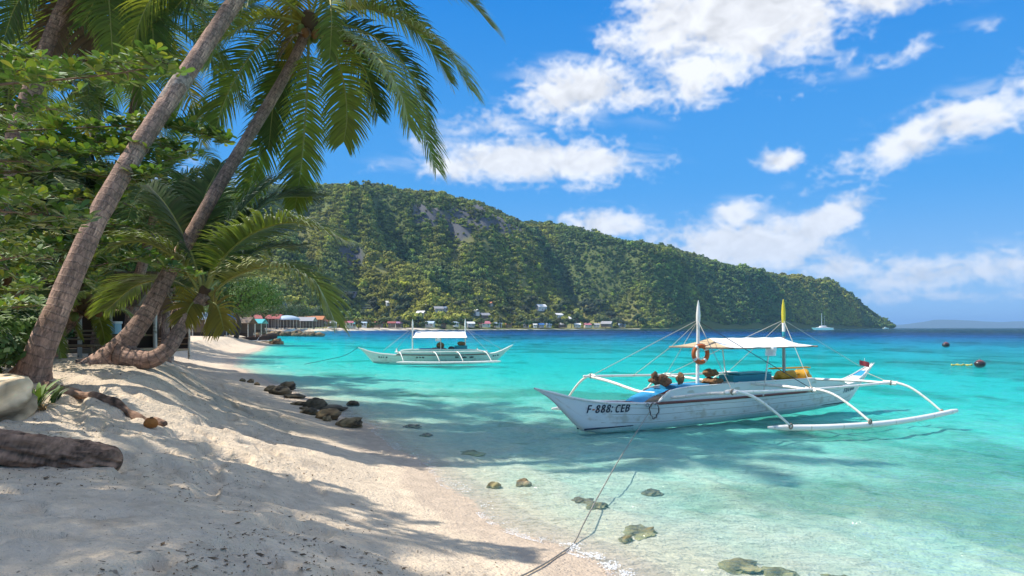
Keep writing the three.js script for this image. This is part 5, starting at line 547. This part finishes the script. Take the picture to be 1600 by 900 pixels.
// beached boats near the stalls
function dory(label, u, v, D, len, mat, turn) { const p = at(u, v, D), t = thing('beached_boat', label, 'boat', [p.x, Math.max(p.y, 0), p.z], 'small boats by the stalls'); t.rotation.y = turn; const pos = [], idx = []; for (let i = 0; i <= 12; i++) { const a = i / 12 * 2 - 1, hb = len * .09 * (1 - Math.pow(Math.abs(a), 2.4)), sh = len * (.07 + .07 * a * a), kl = len * .06 * Math.pow(Math.abs(a), 4); for (const [w, y] of [[-hb, sh], [-hb * .6, kl + .15], [0, kl], [hb * .6, kl + .15], [hb, sh]]) pos.push(a * len / 2, y, w); if (i) for (let j = 0; j < 4; j++) { const q = (i - 1) * 5 + j; idx.push(q, q + 1, q + 5, q + 1, q + 6, q + 5); } } const m = mat.clone(); m.side = THREE.DoubleSide; part('hull', geoOf(pos, idx), m, t); for (const a of [-.25, .1, .4]) part('thwart', boxGeo(.3, .06, len * .15, a * len, len * .065, 0), darkWood, t); part('outrigger', rod(V3(-len * .4, .1, len * .22), V3(len * .4, .1, len * .22), .07), boomMat, t); for (const a of [-.2, .2]) part('spreader', rod(V3(a * len, len * .09, 0), V3(a * len, .15, len * .22), .04), boomMat, t); }
dory('long dark boat drawn up in front of the platform shelter', 388, 533, 118, 9, std({ color: lin(.10, .07, .06), roughness: .7 }), .1); dory('brown boat lying behind the long dark boat', 395, 528.5, 155, 9, std({ color: lin(.22, .12, .10), roughness: .7 }), .15); dory('pale boat afloat beyond the dark groyne', 436, 520, 330, 14, hullMat, .1); dory('white boat afloat farther beyond the dark groyne', 462, 517.5, 480, 16, hullMat, -.1); dory('blue boat moored off the pavilions', 415, 521.5, 290, 9, bluePaint, .2);
{ const x = at(432, 537, 118); tagged('sandbar_rock', stain(lump(140, 1.0, .7, .8, .5, 3)).translate(x.x, .25, x.z), rockBrown, 'brown rock on the end of the low sand spit', 'rock'); const y = at(416, 534.5, 122); tagged('sandbar_rock', stain(lump(141, 2.6, .35, .9, .5, 3)).translate(y.x, .12, y.z), rockDark, 'flat dark rock beside the low sand spit', 'rock'); }
{ // broad tree over the stalls
  const p = at(368, 524, 112); p.y = 1.2; const t = thing('shade_tree', 'dense bright green shade tree standing over the beach stalls', 'tree', p.toArray()), [a, b] = leafTree(501, 9.0, 11, 15000, .17, 18); part('trunk', a, barkMat, t); part('crown', b, phys({ color: lin(.085, .17, .015), roughness: .85, transmission: .35, thickness: 0, side: THREE.DoubleSide }), t); const q = at(330, 526, 128); q.y = 1.3; const t2 = thing('shade_tree', 'darker shade tree behind the bent palm beside the bright green one', 'tree', q.toArray()), [c, e] = leafTree(502, 11, 11, 9000, .2, 14); part('trunk', c, barkMat, t2); part('crown', e, greens[0], t2); for (const [u, D, h, s, sd, lab] of [[270, 70, 9, 9, 503, 'shade tree behind the open shelter'], [215, 60, 9, 9, 504, 'shade tree behind the thatched hut'], [300, 150, 14, 14, 505, 'large shade tree far behind the shelters'], [410, 330, 16, 18, 506, 'broad tree behind the red-roofed pavilion'], [462, 500, 18, 22, 507, 'broad tree behind the dome-roofed pavilion'], [395, 300, 13, 16, 512, 'spreading tree behind the teal-edged shelter'], [432, 470, 16, 22, 513, 'spreading tree behind the purple-roofed pavilion'], [490, 560, 16, 22, 514, 'spreading tree behind the orange-roofed pavilion'], [378, 210, 11, 13, 515, 'leafy tree hanging over the platform shelter'], [120, 55, 12, 12, 508, 'tall shade tree behind the stout palm'], [30, 34, 9.5, 9, 509, 'dense shade tree left behind the almond branches'], [205, 38, 8.5, 9, 510, 'dense shade tree behind the low young palm'], [-60, 24, 8, 8, 511, 'dense shade tree at the left edge of the grove']]) { const r = at(u, 520, D); r.y = D > 250 ? 2 : 1.4; const o = thing('shade_tree', lab, 'tree', r.toArray()), [g1, g2] = leafTree(sd, h, s, D < 60 ? 9000 : 6000, D > 250 ? .4 : .2, 12); part('trunk', g1, barkMat, o); part('crown', g2, greens[sd % 3], o); } }
renderer.render(scene, camera);
